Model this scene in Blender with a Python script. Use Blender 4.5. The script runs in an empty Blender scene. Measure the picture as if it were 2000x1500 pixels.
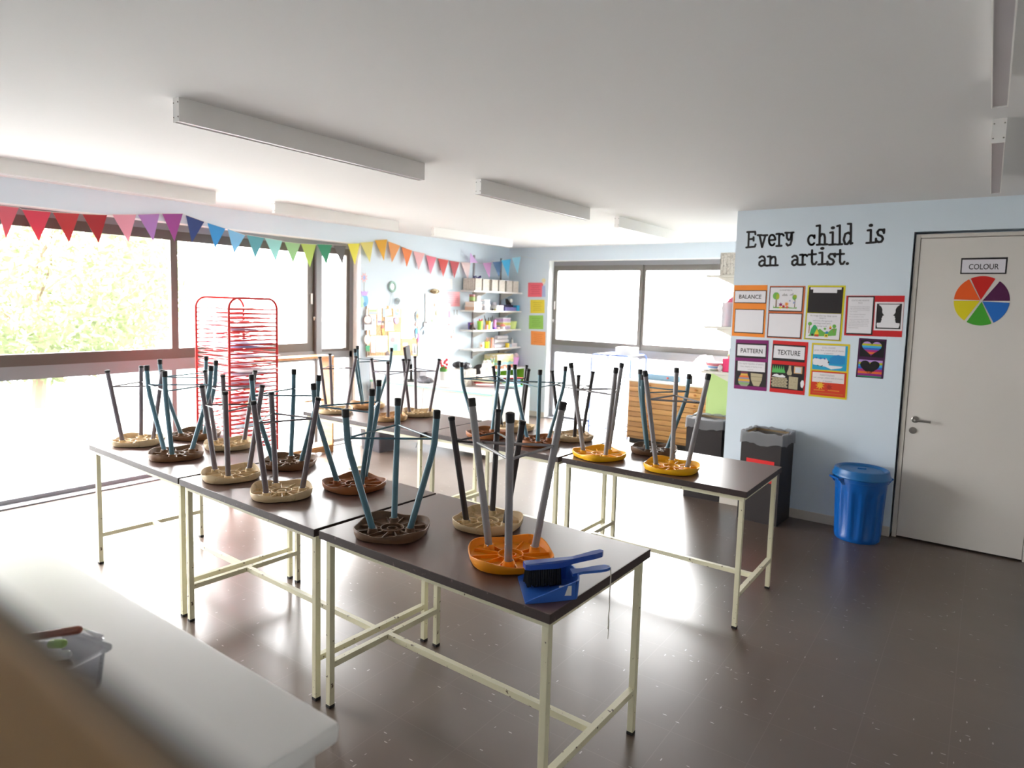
import bpy, bmesh, math, random
from mathutils import Vector, Matrix
C = bpy.context.scene.collection
SC = bpy.context.scene
PI = math.pi
R = math.radians
rnd = random.Random(7)

# ---------------------------------------------------------------- camera
YAW, PITCH, ROLL = R(35.666), R(5.274), R(1.632)
FPX, PPX, PPY, CAMH = 1290.4, 1000.0, 710.5, 1.7
_cy, _sy, _cp, _sp = math.cos(YAW), math.sin(YAW), math.cos(PITCH), math.sin(PITCH)
FWD = Vector((-_sy*_cp, _cy*_cp, -_sp))
_r = Vector((_cy, _sy, 0)); _u = _r.cross(FWD)
RGT = _r*math.cos(ROLL) + _u*math.sin(ROLL)
UPV = _u*math.cos(ROLL) - _r*math.sin(ROLL)
CAM = Vector((0, 0, CAMH))
cd = bpy.data.cameras.new('camera'); cam = bpy.data.objects.new('camera', cd); C.objects.link(cam)
cd.sensor_width = 36; cd.lens = FPX/2000*36
cd.shift_y = (PPY-750)/2000
cd.clip_start = .02
M3 = Matrix((RGT, UPV, -FWD)).transposed()
cam.matrix_world = Matrix.Translation(CAM) @ M3.to_4x4()
cd.dof.use_dof = True; cd.dof.focus_distance = 2.9; cd.dof.aperture_fstop = 2.8
SC.camera = cam

# ---------------------------------------------------------------- sky, exposure
SC.view_settings.view_transform = 'Standard'
SC.view_settings.look = 'None'
SC.view_settings.gamma = 1
SC.view_settings.use_curve_mapping = False
SC.view_settings.exposure = 3.2
SC.cycles.use_denoising = True
SC.cycles.max_bounces = 12
SC.cycles.diffuse_bounces = 7
SC.cycles.transparent_max_bounces = 24
SC.cycles.sample_clamp_indirect = 8
W = bpy.data.worlds.new('sky'); SC.world = W; W.use_nodes = True
_bg = W.node_tree.nodes['Background']
_bg.inputs[0].default_value = (1.0, 1.0, 1.0, 1)
# overcast sky: brighter overhead than at the horizon
_nt = W.node_tree; _tc = _nt.nodes.new('ShaderNodeTexCoord'); _sx = _nt.nodes.new('ShaderNodeSeparateXYZ'); _mr = _nt.nodes.new('ShaderNodeMapRange')
_mr.inputs[1].default_value = 0; _mr.inputs[2].default_value = 1; _mr.inputs[3].default_value = 3.0; _mr.inputs[4].default_value = 8.5
_nt.links.new(_tc.outputs['Generated'], _sx.inputs[0]); _nt.links.new(_sx.outputs['Z'], _mr.inputs[0]); _nt.links.new(_mr.outputs[0], _bg.inputs[1])

# room numbers (metres); camera stands at x=0 y=0
XL, YB, YT, XT, HC = -6.023, 8.240, 5.709, -1.793, 2.525
XR, YR = 1.7, -3.2

def ray(x, y): return FWD + RGT*((x-PPX)/FPX) - UPV*((y-PPY)/FPX)
def onz(x, y, z): d = ray(x, y); return CAM + d*((z-CAMH)/d.z)
def onx(x, y, X): d = ray(x, y); return CAM + d*(X/d.x)
def ony(x, y, Y): d = ray(x, y); return CAM + d*(Y/d.y)

def area(name, loc, rot, sx, sy, power, col=(1, 1, 1), portal=False):
    l = bpy.data.lights.new(name, 'AREA'); l.shape = 'RECTANGLE'; l.size = sx; l.size_y = sy
    l.energy = power; l.color = col
    o = bpy.data.objects.new(name, l); C.objects.link(o); o.location = loc; o.rotation_euler = rot
    if portal: l.cycles.is_portal = True
    return o
# daylight portals in the two glazed openings (they only guide sky sampling)
area('sky_portal', (XL-.3, 2.8, 1.17), (0, -PI/2, 0), 2.34, 5.1, 1, portal=True)
area('sky_portal', (-3.5, YB+.3, 1.17), (-PI/2, 0, 0), 3.4, 2.34, 1, portal=True)

# ---------------------------------------------------------------- materials
def lin(h):
    if isinstance(h, (tuple, list)): return tuple(h)
    h = h.lstrip('#'); o = []
    for k in (0, 2, 4):
        c = int(h[k:k+2], 16)/255
        o.append(c/12.92 if c <= .04045 else ((c+.055)/1.055)**2.4)
    return tuple(o)
_mc = {}
def mat(col, rough=.5, noise=.06, scale=14, metal=0, spec=.5, bump=0, name=None):
    key = (str(col), rough, noise, scale, metal, spec, bump)
    if key in _mc: return _mc[key]
    m = bpy.data.materials.new(name or 'mat'); m.use_nodes = True
    nt = m.node_tree; b = nt.nodes['Principled BSDF']
    c = lin(col)
    b.inputs['Roughness'].default_value = rough; b.inputs['Metallic'].default_value = metal
    b.inputs['Specular IOR Level'].default_value = spec
    b.inputs['Base Color'].default_value = (*c, 1)
    if noise or bump:
        tc = nt.nodes.new('ShaderNodeTexCoord'); nz = nt.nodes.new('ShaderNodeTexNoise')
        nz.inputs['Scale'].default_value = scale; nz.inputs['Detail'].default_value = 4
        nt.links.new(tc.outputs['Object'], nz.inputs['Vector'])
        if noise:
            mx = nt.nodes.new('ShaderNodeMix'); mx.data_type = 'RGBA'
            mx.inputs[6].default_value = (*[v*(1-noise) for v in c], 1)
            mx.inputs[7].default_value = (*[min(1, v*(1+noise)) for v in c], 1)
            nt.links.new(nz.outputs[0], mx.inputs[0]); nt.links.new(mx.outputs[2], b.inputs['Base Color'])
        if bump:
            bp = nt.nodes.new('ShaderNodeBump'); bp.inputs['Strength'].default_value = bump; bp.inputs['Distance'].default_value = .004
            nt.links.new(nz.outputs[0], bp.inputs['Height']); nt.links.new(bp.outputs[0], b.inputs['Normal'])
    _mc[key] = m
    return m
def worn(col, col2, rough=.45, scale=18, lo=.55, hi=.7, spec=.5):
    """base colour with irregular stains of col2"""
    key = ('worn', str(col), str(col2), rough, scale, lo, hi)
    if key in _mc: return _mc[key]
    m = bpy.data.materials.new('worn'); m.use_nodes = True; nt = m.node_tree; b = nt.nodes['Principled BSDF']
    b.inputs['Roughness'].default_value = rough; b.inputs['Specular IOR Level'].default_value = spec
    tc = nt.nodes.new('ShaderNodeTexCoord'); nz = nt.nodes.new('ShaderNodeTexNoise')
    nz.inputs['Scale'].default_value = scale; nz.inputs['Detail'].default_value = 6
    rp = nt.nodes.new('ShaderNodeValToRGB'); rp.color_ramp.elements[0].position = lo; rp.color_ramp.elements[1].position = hi
    rp.color_ramp.elements[0].color = (*lin(col), 1); rp.color_ramp.elements[1].color = (*lin(col2), 1)
    nt.links.new(tc.outputs['Object'], nz.inputs['Vector']); nt.links.new(nz.outputs[0], rp.inputs[0])
    nt.links.new(rp.outputs[0], b.inputs['Base Color'])
    _mc[key] = m
    return m
def glass(name, tint=(1, 1, 1), refl=.06, opac=0, col=(1, 1, 1)):
    """thin clear sheet: straight-through with a Fresnel reflection (and a little milkiness)"""
    m = bpy.data.materials.new(name); m.use_nodes = True; nt = m.node_tree
    for n in list(nt.nodes): nt.nodes.remove(n)
    out = nt.nodes.new('ShaderNodeOutputMaterial'); tr = nt.nodes.new('ShaderNodeBsdfTransparent')
    gl = nt.nodes.new('ShaderNodeBsdfGlossy'); gl.inputs['Roughness'].default_value = .02
    fr = nt.nodes.new('ShaderNodeLayerWeight'); fr.inputs['Blend'].default_value = refl*2.5
    mx = nt.nodes.new('ShaderNodeMixShader'); tr.inputs[0].default_value = (*tint, 1)
    nt.links.new(fr.outputs['Fresnel'], mx.inputs[0]); nt.links.new(tr.outputs[0], mx.inputs[1]); nt.links.new(gl.outputs[0], mx.inputs[2])
    last = mx
    if opac:
        df = nt.nodes.new('ShaderNodeBsdfDiffuse'); df.inputs[0].default_value = (*col, 1)
        tl = nt.nodes.new('ShaderNodeBsdfTranslucent'); tl.inputs[0].default_value = (*col, 1)
        ad = nt.nodes.new('ShaderNodeMixShader'); ad.inputs[0].default_value = .5
        nt.links.new(df.outputs[0], ad.inputs[1]); nt.links.new(tl.outputs[0], ad.inputs[2])
        m2 = nt.nodes.new('ShaderNodeMixShader'); m2.inputs[0].default_value = opac
        nt.links.new(mx.outputs[0], m2.inputs[1]); nt.links.new(ad.outputs[0], m2.inputs[2]); last = m2
    nt.links.new(last.outputs[0], out.inputs[0])
    return m
def paper(col, tr=.35):
    """paper: diffuse and part translucent"""
    key = ('paper', str(col), tr)
    if key in _mc: return _mc[key]
    m = bpy.data.materials.new('paper'); m.use_nodes = True; nt = m.node_tree
    for n in list(nt.nodes): nt.nodes.remove(n)
    out = nt.nodes.new('ShaderNodeOutputMaterial'); df = nt.nodes.new('ShaderNodeBsdfPrincipled'); tl = nt.nodes.new('ShaderNodeBsdfTranslucent')
    df.inputs['Base Color'].default_value = (*lin(col), 1); df.inputs['Roughness'].default_value = .4; tl.inputs[0].default_value = (*lin(col), 1)
    tc = nt.nodes.new('ShaderNodeTexCoord'); nz = nt.nodes.new('ShaderNodeTexNoise'); nz.inputs['Scale'].default_value = 8
    mp = nt.nodes.new('ShaderNodeMapRange'); mp.inputs[3].default_value = tr*.7; mp.inputs[4].default_value = tr*1.3
    mx = nt.nodes.new('ShaderNodeMixShader')
    nt.links.new(tc.outputs['Object'], nz.inputs['Vector']); nt.links.new(nz.outputs[0], mp.inputs[0]); nt.links.new(mp.outputs[0], mx.inputs[0])
    nt.links.new(df.outputs[0], mx.inputs[1]); nt.links.new(tl.outputs[0], mx.inputs[2]); nt.links.new(mx.outputs[0], out.inputs[0])
    _mc[key] = m
    return m

# ---------------------------------------------------------------- mesh builder
class MB:
    def __init__(s): s.v = []; s.f = []; s.m = []; s.k = 0
    def add(s, vs, fs):
        n = len(s.v); s.v += [tuple(v) for v in vs]
        for f in fs: s.f.append([n+i for i in f]); s.m.append(s.k)
        return s
    def mat(s, k): s.k = k; return s
    def box(s, x0, x1, y0, y1, z0, z1, T=None):
        vs = [(x, y, z) for z in (z0, z1) for y in (y0, y1) for x in (x0, x1)]
        if T is not None: vs = [T @ Vector(v) for v in vs]
        return s.add(vs, [(0, 2, 3, 1), (4, 5, 7, 6), (0, 1, 5, 4), (2, 6, 7, 3), (0, 4, 6, 2), (1, 3, 7, 5)])
    def bbox(s, x0, x1, y0, y1, z0, z1, b=.004, T=None):
        """box with bevelled edges"""
        bm = bmesh.new(); bmesh.ops.create_cube(bm, size=1)
        for v in bm.verts: v.co = Vector(((x0+x1)/2+v.co.x*(x1-x0), (y0+y1)/2+v.co.y*(y1-y0), (z0+z1)/2+v.co.z*(z1-z0)))
        bmesh.ops.bevel(bm, geom=bm.edges[:], offset=b, segments=2, affect='EDGES', profile=.6)
        if T is not None:
            for v in bm.verts: v.co = T @ v.co
        bm.verts.index_update()
        s.add([v.co[:] for v in bm.verts], [[v.index for v in f.verts] for f in bm.faces]); bm.free(); return s
    def tube(s, pts, r, n=10, caps=True, closed=False):
        pts = [Vector(p) for p in pts]; N = len(pts)
        rs = r if isinstance(r, (list, tuple)) else [r]*N
        vs = []; prev = None
        for i, p in enumerate(pts):
            a = pts[(i-1) % N] if (closed or i > 0) else p; b = pts[(i+1) % N] if (closed or i < N-1) else p
            t = (b-a).normalized()
            if prev is None:
                h = Vector((0, 0, 1)) if abs(t.z) < .9 else Vector((1, 0, 0)); x = t.cross(h).normalized()
            else: x = (prev - t*prev.dot(t)).normalized()
            prev = x; y = t.cross(x)
            for k in range(n):
                q = 2*PI*k/n; vs.append(p + x*(rs[i]*math.cos(q)) + y*(rs[i]*math.sin(q)))
        fs = []
        for i in range(N if closed else N-1):
            j = (i+1) % N
            for k in range(n): fs.append((i*n+k, i*n+(k+1) % n, j*n+(k+1) % n, j*n+k))
        if caps and not closed: fs.append(list(range(n))[::-1]); fs.append([(N-1)*n+k for k in range(n)])
        return s.add(vs, fs)
    def lathe(s, prof, n=24, c=(0, 0, 0), T=None, close=False):
        vs = []; fs = []
        for (r, z) in prof:
            for k in range(n):
                a = 2*PI*k/n; v = Vector((c[0]+r*math.cos(a), c[1]+r*math.sin(a), c[2]+z)); vs.append(T @ v if T is not None else v)
        for i in range(len(prof)-1):
            for k in range(n): fs.append((i*n+k, i*n+(k+1) % n, (i+1)*n+(k+1) % n, (i+1)*n+k))
        if prof[0][0] > 1e-5: fs.append(list(range(n))[::-1])
        if prof[-1][0] > 1e-5 : fs.append([(len(prof)-1)*n+k for k in range(n)])
        return s.add(vs, fs)
    def prism(s, poly, fn, d0, d1):
        """poly in 2d, fn(u,v,d)->3d, extruded d0..d1"""
        n = len(poly)
        vs = [fn(u, v, d0) for u, v in poly] + [fn(u, v, d1) for u, v in poly]
        fs = [list(range(n))[::-1], [n+i for i in range(n)]] + [(i, (i+1) % n, n+(i+1) % n, n+i) for i in range(n)]
        return s.add(vs, fs)
    def ball(s, c, r, n=12, sc=(1, 1, 1)):
        vs = []; fs = []; m = n//2
        for i in range(m+1):
            t = PI*i/m
            for k in range(n):
                a = 2*PI*k/n; vs.append((c[0]+r*sc[0]*math.sin(t)*math.cos(a), c[1]+r*sc[1]*math.sin(t)*math.sin(a), c[2]+r*sc[2]*math.cos(t)))
        for i in range(m):
            for k in range(n): fs.append((i*n+k, (i+1)*n+k, (i+1)*n+(k+1) % n, i*n+(k+1) % n))
        return s.add(vs, fs)
    def build(s, name, mats, parent=None, smooth=False, loc=None, fix=True):
        me = bpy.data.meshes.new(name); me.from_pydata(s.v, [], s.f)
        if not isinstance(mats, (list, tuple)): mats = [mats]
        for m in mats: me.materials.append(m)
        for p, k in zip(me.polygons, s.m): p.material_index = k
        bm = bmesh.new(); bm.from_mesh(me); bmesh.ops.remove_doubles(bm, verts=bm.verts, dist=1e-6)
        if fix: bmesh.ops.recalc_face_normals(bm, faces=bm.faces)
        bm.to_mesh(me); bm.free()
        if smooth:
            for p in me.polygons: p.use_smooth = True
            me.set_sharp_from_angle(angle=R(35))
        o = bpy.data.objects.new(name, me); C.objects.link(o)
        if parent is not None: o.parent = parent
        if loc is not None: o.location = loc
        return o
def emp(name, loc=(0, 0, 0), rz=0):
    o = bpy.data.objects.new(name, None); C.objects.link(o); o.location = loc; o.rotation_euler = (0, 0, rz)
    o.empty_display_size = .05
    return o
def tag(o, label, cat, group=None, kind=None):
    o['label'] = label; o['category'] = cat
    if group: o['group'] = group
    if kind: o['kind'] = kind
    return o
def struct(o): o['kind'] = 'structure'; return o
def thing(name, label, cat, loc=(0, 0, 0), rz=0, group=None): return tag(emp(name, loc, rz), label, cat, group)
def copytree(o, parent=None):
    c = o.copy(); C.objects.link(c)
    if parent is not None: c.parent = parent; c.matrix_parent_inverse = o.matrix_parent_inverse.copy()
    for ch in list(o.children): copytree(ch, c)
    return c
def S(mb, name, mats, smooth=False): return struct(mb.build(name, mats, None, smooth))
_tc = {}
def text_mesh(body, bold=False):
    if body in _tc: return _tc[body]
    cu = bpy.data.curves.new('t', 'FONT'); cu.body = body; cu.resolution_u = 3; cu.fill_mode = 'FRONT'
    if bold: cu.offset = .012
    ob = bpy.data.objects.new('t', cu); me = ob.to_mesh()
    vs = [(v.co.x, v.co.y) for v in me.vertices]; fs = [tuple(p.vertices) for p in me.polygons]
    ob.to_mesh_clear(); bpy.data.objects.remove(ob); bpy.data.curves.remove(cu)
    x0 = min(v[0] for v in vs); x1 = max(v[0] for v in vs); y0 = min(v[1] for v in vs); y1 = max(v[1] for v in vs)
    _tc[body] = ([((x-x0)/(x1-x0), 1-(y-y0)/(y1-y0)) for x, y in vs], fs, (x1-x0)/(y1-y0))
    return _tc[body]
class Quad:
    """a sheet on a wall: four corners TL TR BR BL, u to the right, v down, d out of the wall"""
    def __init__(s, TL, TR, BR, BL, n, loc=None):
        s.c = [Vector(q) for q in (TL, TR, BR, BL)]; s.n = Vector(n)
        s.loc = Vector(loc) if loc is not None else (s.c[2]+s.c[3])/2
    def __call__(s, u, v, d=0):
        a, b, c, e = s.c
        return (a*(1-u)+b*u)*(1-v) + (e*(1-u)+c*u)*v + s.n*d - s.loc
    def text(s, mb, body, u0, u1, v0, v1, d, bold=False):
        vs, fs, asp = text_mesh(body, bold)
        mb.add([s(u0+(u1-u0)*x, v0+(v1-v0)*y, d) for x, y in vs], fs); return mb
def rect(u0, v0, u1, v1): return [(u0, v0), (u1, v0), (u1, v1), (u0, v1)]
def ell(cu, cv, ru, rv, n=20, a0=0, a1=2*PI):
    full = abs(a1-a0-2*PI) < 1e-6
    return [(cu+ru*math.cos(a0+(a1-a0)*k/(n if full else n-1)), cv+rv*math.sin(a0+(a1-a0)*k/(n if full else n-1))) for k in range(n)]
# ================================================================ the setting
WALLC = '#d2dee8'
m_wall = mat(WALLC, .75, .02, 3)
m_ceil = mat('#d9d8d8', .8, .015, 2)
m_white = mat('#eceae6', .45, .02, 6)
m_frame_l = mat('#85868a', .4, .03, 5, metal=.0)
m_frame_d = mat('#5c534e', .42, .05, 5, metal=.2)
m_frame_b = mat('#716d68', .42, .05, 5, metal=.2)
m_glass = glass('window glass')
m_dark = mat('#1d191a', .6, .1, 20)
m_steel = mat('#9a9690', .3, .05, 30, metal=.9)

def floor_mat():
    m = bpy.data.materials.new('vinyl floor'); m.use_nodes = True; nt = m.node_tree; b = nt.nodes['Principled BSDF']; L = nt.links
    def N(t, **k):
        n = nt.nodes.new(t)
        for a, v in k.items(): setattr(n, a, v)
        return n
    tc = N('ShaderNodeTexCoord')
    n1 = N('ShaderNodeTexNoise'); n1.inputs['Scale'].default_value = 2.2; n1.inputs['Detail'].default_value = 5
    L.new(tc.outputs['Object'], n1.inputs['Vector'])
    r1 = N('ShaderNodeValToRGB'); r1.color_ramp.elements[0].position = .3; r1.color_ramp.elements[1].position = .7
    r1.color_ramp.elements[0].color = (*lin('#54463d'), 1); r1.color_ramp.elements[1].color = (*lin('#5c4e45'), 1)
    L.new(n1.outputs[0], r1.inputs[0]); cur = r1.outputs[0]
    def mixin(cur, fac, col):
        mx = N('ShaderNodeMix', data_type='RGBA'); L.new(fac, mx.inputs[0]); L.new(cur, mx.inputs[6]); mx.inputs[7].default_value = (*lin(col), 1)
        return mx.outputs[2]
    for sc, off, col, keep in (((13, 44, 1), (0, 0, 0), '#cdc5c1', .86), ((44, 13, 1), (5.3, 2.1, 0), '#c6beba', .87), ((40, 22, 1), (1.7, 8.2, 0), '#57494a', .84)):
        mp = N('ShaderNodeMapping'); mp.inputs['Scale'].default_value = sc; mp.inputs['Location'].default_value = off; mp.inputs['Rotation'].default_value = (0, 0, .35)
        L.new(tc.outputs['Object'], mp.inputs[0])
        vo = N('ShaderNodeTexVoronoi'); vo.inputs['Scale'].default_value = 1; L.new(mp.outputs[0], vo.inputs['Vector'])
        a = N('ShaderNodeMath', operation='LESS_THAN'); a.inputs[1].default_value = .12; L.new(vo.outputs['Distance'], a.inputs[0])
        sp = N('ShaderNodeSeparateColor'); L.new(vo.outputs['Color'], sp.inputs[0])
        g = N('ShaderNodeMath', operation='GREATER_THAN'); g.inputs[1].default_value = keep; L.new(sp.outputs[0], g.inputs[0])
        ml = N('ShaderNodeMath', operation='MULTIPLY'); L.new(a.outputs[0], ml.inputs[0]); L.new(g.outputs[0], ml.inputs[1])
        m3 = N('ShaderNodeMath', operation='MULTIPLY'); m3.inputs[1].default_value = .55; L.new(ml.outputs[0], m3.inputs[0])
        cur = mixin(cur, m3.outputs[0], col)
    br = N('ShaderNodeTexBrick'); br.offset = 0; br.inputs['Scale'].default_value = 1
    for k, v in (('Mortar Size', .0022), ('Brick Width', .305), ('Row Height', .305), ('Mortar Smooth', .3)): br.inputs[k].default_value = v
    L.new(tc.outputs['Object'], br.inputs['Vector'])
    f = N('ShaderNodeMath', operation='MULTIPLY'); f.inputs[1].default_value = .07; L.new(br.outputs['Fac'], f.inputs[0])
    cur = mixin(cur, f.outputs[0], '#b5aba7')
    L.new(cur, b.inputs['Base Color'])
    n2 = N('ShaderNodeTexNoise'); n2.inputs['Scale'].default_value = 5; n2.inputs['Detail'].default_value = 4; L.new(tc.outputs['Object'], n2.inputs['Vector'])
    mr = N('ShaderNodeMapRange'); b.inputs['Specular IOR Level'].default_value = 1.0; mr.inputs[3].default_value = .27; mr.inputs[4].default_value = .33; L.new(n2.outputs[0], mr.inputs[0]); L.new(mr.outputs[0], b.inputs['Roughness'])
    bp = N('ShaderNodeBump'); bp.inputs['Strength'].default_value = .02; bp.inputs['Distance'].default_value = .01
    L.new(n2.outputs[0], bp.inputs['Height']); L.new(bp.outputs[0], b.inputs['Normal'])
    return m
S(MB().box(XL-.25, XR+.15, YR-.15, YB+.25, -.1, 0), 'floor', floor_mat())
S(MB().box(XL-.25, XR+.15, YR-.15, YB+.25, HC, HC+.1), 'ceiling', m_ceil)
WY0, WY1, WZ = .3, 5.296, 2.335            # left glazed opening
S(MB().box(XL-.25, XL, YR, WY0, 0, HC).box(XL-.25, XL, WY0, WY1, WZ, HC).box(XL-.25, XL, WY1, YB, 0, HC), 'wall_left', m_wall)
BX0, BX1, BZ = -5.293, -1.95, 2.33          # back glazed opening
S(MB().box(XL-.25, BX0, YB, YB+.25, 0, HC).box(BX0, BX1, YB, YB+.25, BZ, HC).box(BX1, XT+.15, YB, YB+.25, 0, HC), 'wall_back', m_wall)
DX0, DX1, DZ = -.497, .357, 2.303
S(MB().box(XT, DX0, YT, YT+.15, 0, HC).box(DX0, DX1, YT, YT+.15, DZ, HC).box(DX1, XR, YT, YT+.15, 0, HC)
  .box(XT, XT+.15, YT+.15, YB, 0, HC).box(DX0-.1, DX1+.1, YT+.15, YT+.2, 0, HC), 'wall_inner', m_wall)
S(MB().box(XR, XR+.15, YR, YT+.15, 0, HC), 'wall_right', m_white)
S(MB().box(XL-.25, XR+.15, YR-.15, YR, 0, HC), 'wall_rear', m_white)
m_skirt = mat('#c9c2b8', .5, .03, 5)
S(MB().bbox(XT-.012, DX0, YT-.012, YT, 0, .075, .003), 'baseboard_inner', m_skirt)
S(MB().bbox(XL, BX0, YB-.012, YB, 0, .08, .003), 'baseboard_back', m_skirt)
S(MB().bbox(XL, XL+.012, WY1, YB-.012, 0, .08, .003), 'baseboard_left', m_skirt)

m_rev = mat('#eef0f0', .6, .02, 5)
S(MB().box(XL-.12, XL+.001, WY1-.006, WY1, .012, WZ).box(XL-.12, XL+.001, WY0, WY1-.006, WZ-.006, WZ), 'trim_2', m_rev)
S(MB().box(BX0, BX0+.006, YB-.001, YB+.12, .012, BZ).box(BX0+.006, BX1, YB-.001, YB+.12, BZ-.006, BZ), 'trim_3', m_rev)
# ---- left window wall
def catch(par, P, axis):
    """window pull (slim white plate) and a small knob latch"""
    o = MB().bbox(-.006, .006, -.012, .012, -.06, .06, .003).build('pull_handle', m_white, par, loc=P[0])
    k = MB()
    k.ball((0, 0, 0), .014, 10).bbox(-.005, .005, -.006, .006, -.03, 0, .002)
    k.build('latch', m_white, par, True, loc=P[1])
XF0, XF1 = XL-.17, XL-.12
w1 = struct(emp('window_1', (XL-.145, 2.5, 0)))
def wb(mb, name, m, par, off): # boxes were given in world coordinates
    mb.v = [(x-off[0], y-off[1], z-off[2]) for x, y, z in mb.v]; return mb.build(name, m, par)
O1 = (XL-.145, 2.5, 0)
fr = MB()
fr.box(XF0-.02, XF1, WY0, WY1, 2.27, WZ)                       # head
fr.box(XF0-.02, XF1+.0, WY0, 4.745, .985, 1.093)               # transom
fr.box(XF0-.02, XF1+.0, 4.82, 5.275, 1.0, 1.08)
fr.box(XF0-.02, XL, WY0, WY1, 0, .012)                         # threshold
fr.box(XF0, XF1, WY0, WY1, .012, .045)
fr.box(XF0, XF1-.01, 3.13, 3.175, .045, .985).box(XF0, XF1-.01, 4.745, 4.79, .045, .985).box(XF0, XF1-.01, 1.55, 1.595, .045, .985)
fr.box(XF0-.02, XF1+.02, 4.745, 4.822, .985, 2.27)
fr.box(XF0-.02, XF1, 5.235, WY1, .045, 2.27).box(XF0-.02, XF1, WY0, WY0+.05, .045, 2.27)
wb(fr, 'window_frame', m_frame_l, w1, O1)
def sash(y0, y1, z0, z1, l, r, b, t, x0, x1):
    return MB().box(x0, x1, y0, y0+l, z0, z1).box(x0, x1, y1-r, y1, z0, z1).box(x0, x1, y0+l, y1-r, z0, z0+b).box(x0, x1, y0+l, y1-r, z1-t, z1)
s_a = wb(sash(WY0+.05, 3.195, 1.093, 2.27, .07, .065, .094, .085, XF0+.012, XF1+.005), 'sash', m_frame_d, w1, O1)
s_b = wb(sash(3.14, 4.745, 1.093, 2.27, .06, .095, .094, .085, XF0-.015, XF1-.014), 'sash', m_frame_d, w1, O1)
s_c = wb(sash(4.822, 5.275, 1.08, 2.27, .012, .085, .035, .07, XF0, XF1-.005), 'sash', m_frame_d, w1, O1)
for k, (a, b, z0, z1, x) in enumerate(((WY0+.12, 3.13, 1.187, 2.185, XF0+.03), (3.2, 4.65, 1.187, 2.185, XF0+.005), (4.834, 5.19, 1.115, 2.2, XF0+.02),
        (WY0+.05, 1.55, .045, .985, XF0+.02), (1.595, 3.13, .045, .985, XF0+.02), (3.175, 4.745, .045, .985, XF0+.02), (4.79, 5.235, .045, 1.0, XF0+.02))):
    wb(MB().box(x, x+.005, a, b, z0, z1), 'window_pane', m_glass, w1, O1)
catch(s_b, (Vector((XF1-.008, 4.70, 1.68))-Vector(O1), Vector((XF1-.006, 4.735, 1.47))-Vector(O1)), 0)

# ---- back window
YF0, YF1 = YB+.12, YB+.17
O2 = (-3.6, YB+.145, 0)
w2 = struct(emp('window_2', O2))
fr = MB()
fr.box(BX0, BX1, YF0, YF1+.02, 2.262, BZ).box(BX0, BX1, YF0, YF1+.02, .99, 1.1).box(BX0, BX1, YF0-.12, YF1, 0, .012).box(BX0, BX1, YF0, YF1, .012, .045)
fr.box(BX0, BX0+.02, YF0, YF1+.02, .045, 2.262).box(BX1-.03, BX1, YF0, YF1, .045, 2.262).box(-3.87, -3.82, YF0+.01, YF1, .045, .99).box(BX0+.02, BX0+.07, YF0+.005, YF1, .045, .99)
wb(fr, 'window_frame', m_frame_l, w2, O2)
def sashx(x0, x1, z0, z1, l, r, b, t, y0, y1):
    return MB().box(x0, x0+l, y0, y1, z0, z1).box(x1-r, x1, y0, y1, z0, z1).box(x0+l, x1-r, y0, y1, z0, z0+b).box(x0+l, x1-r, y0, y1, z1-t, z1)
t_a = wb(sashx(BX0+.02, -3.86, 1.1, 2.262, .06, .045, .08, .077, YF0-.005, YF0+.024), 'sash', m_frame_b, w2, O2)
t_b = wb(sashx(-3.875, BX1-.03, 1.1, 2.262, .05, .06, .08, .077, YF0+.026, YF1), 'sash', m_frame_b, w2, O2)
for a, b, z0, z1, y in ((BX0+.08, -3.905, 1.18, 2.185, YF0+.01), (-3.825, BX1-.09, 1.18, 2.185, YF0+.035), (BX0+.07, -3.87, .045, .99, YF0+.02), (-3.82, BX1-.03, .045, .99, YF0+.02)):
    wb(MB().box(a, b, y, y+.005, z0, z1), 'window_pane', m_glass, w2, O2)
catch(t_a, (Vector((BX0+.05, YF0-.01, 1.68))-Vector(O2), Vector((BX0+.035, YF0-.014, 1.46))-Vector(O2)), 1)

# ---- door in the inner wall
m_door = mat('#d3cec8', .5, .02, 4); m_dframe = mat('#ccc6be', .5, .03, 6)
d1 = struct(emp('door_1', (-.07, YT, 0)))
OD = (-.07, YT, 0)
wb(MB().bbox(-.483, -.4535, YT+.02, YT+.12, 0, 2.285, .003).bbox(.3135, .343, YT+.02, YT+.12, 0, 2.285, .003).bbox(-.4535, .3135, YT+.02, YT+.12, 2.2575, 2.285, .003), 'door_frame', m_dframe, d1, OD)
leaf = wb(MB().bbox(-.4505, .3105, YT+.025, YT+.065, .013, 2.2535, .002), 'door_leaf', m_door, d1, OD)
h = MB(); y0 = YT+.025
T = Matrix.Translation((-.392, y0, .917)) @ Matrix.Rotation(PI/2, 4, 'X')
h.lathe([(.0, .009), (.02, .009), (.025, .006), (.025, 0)], 20, T=T)
h.tube([(-.392, y0, .917), (-.392, y0-.045, .917), (-.385, y0-.052, .917), (-.29, y0-.054, .916)], .0085, 10)
wb(h, 'door_handle', m_steel, d1, OD)
k = MB(); T = Matrix.Translation((-.402, y0, .834)) @ Matrix.Rotation(PI/2, 4, 'X')
k.lathe([(.0, .012), (.009, .012), (.009, .008), (.022, .008), (.025, .005), (.025, 0)], 20, T=T)
wb(k, 'door_lock', m_steel, d1, OD)

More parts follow.
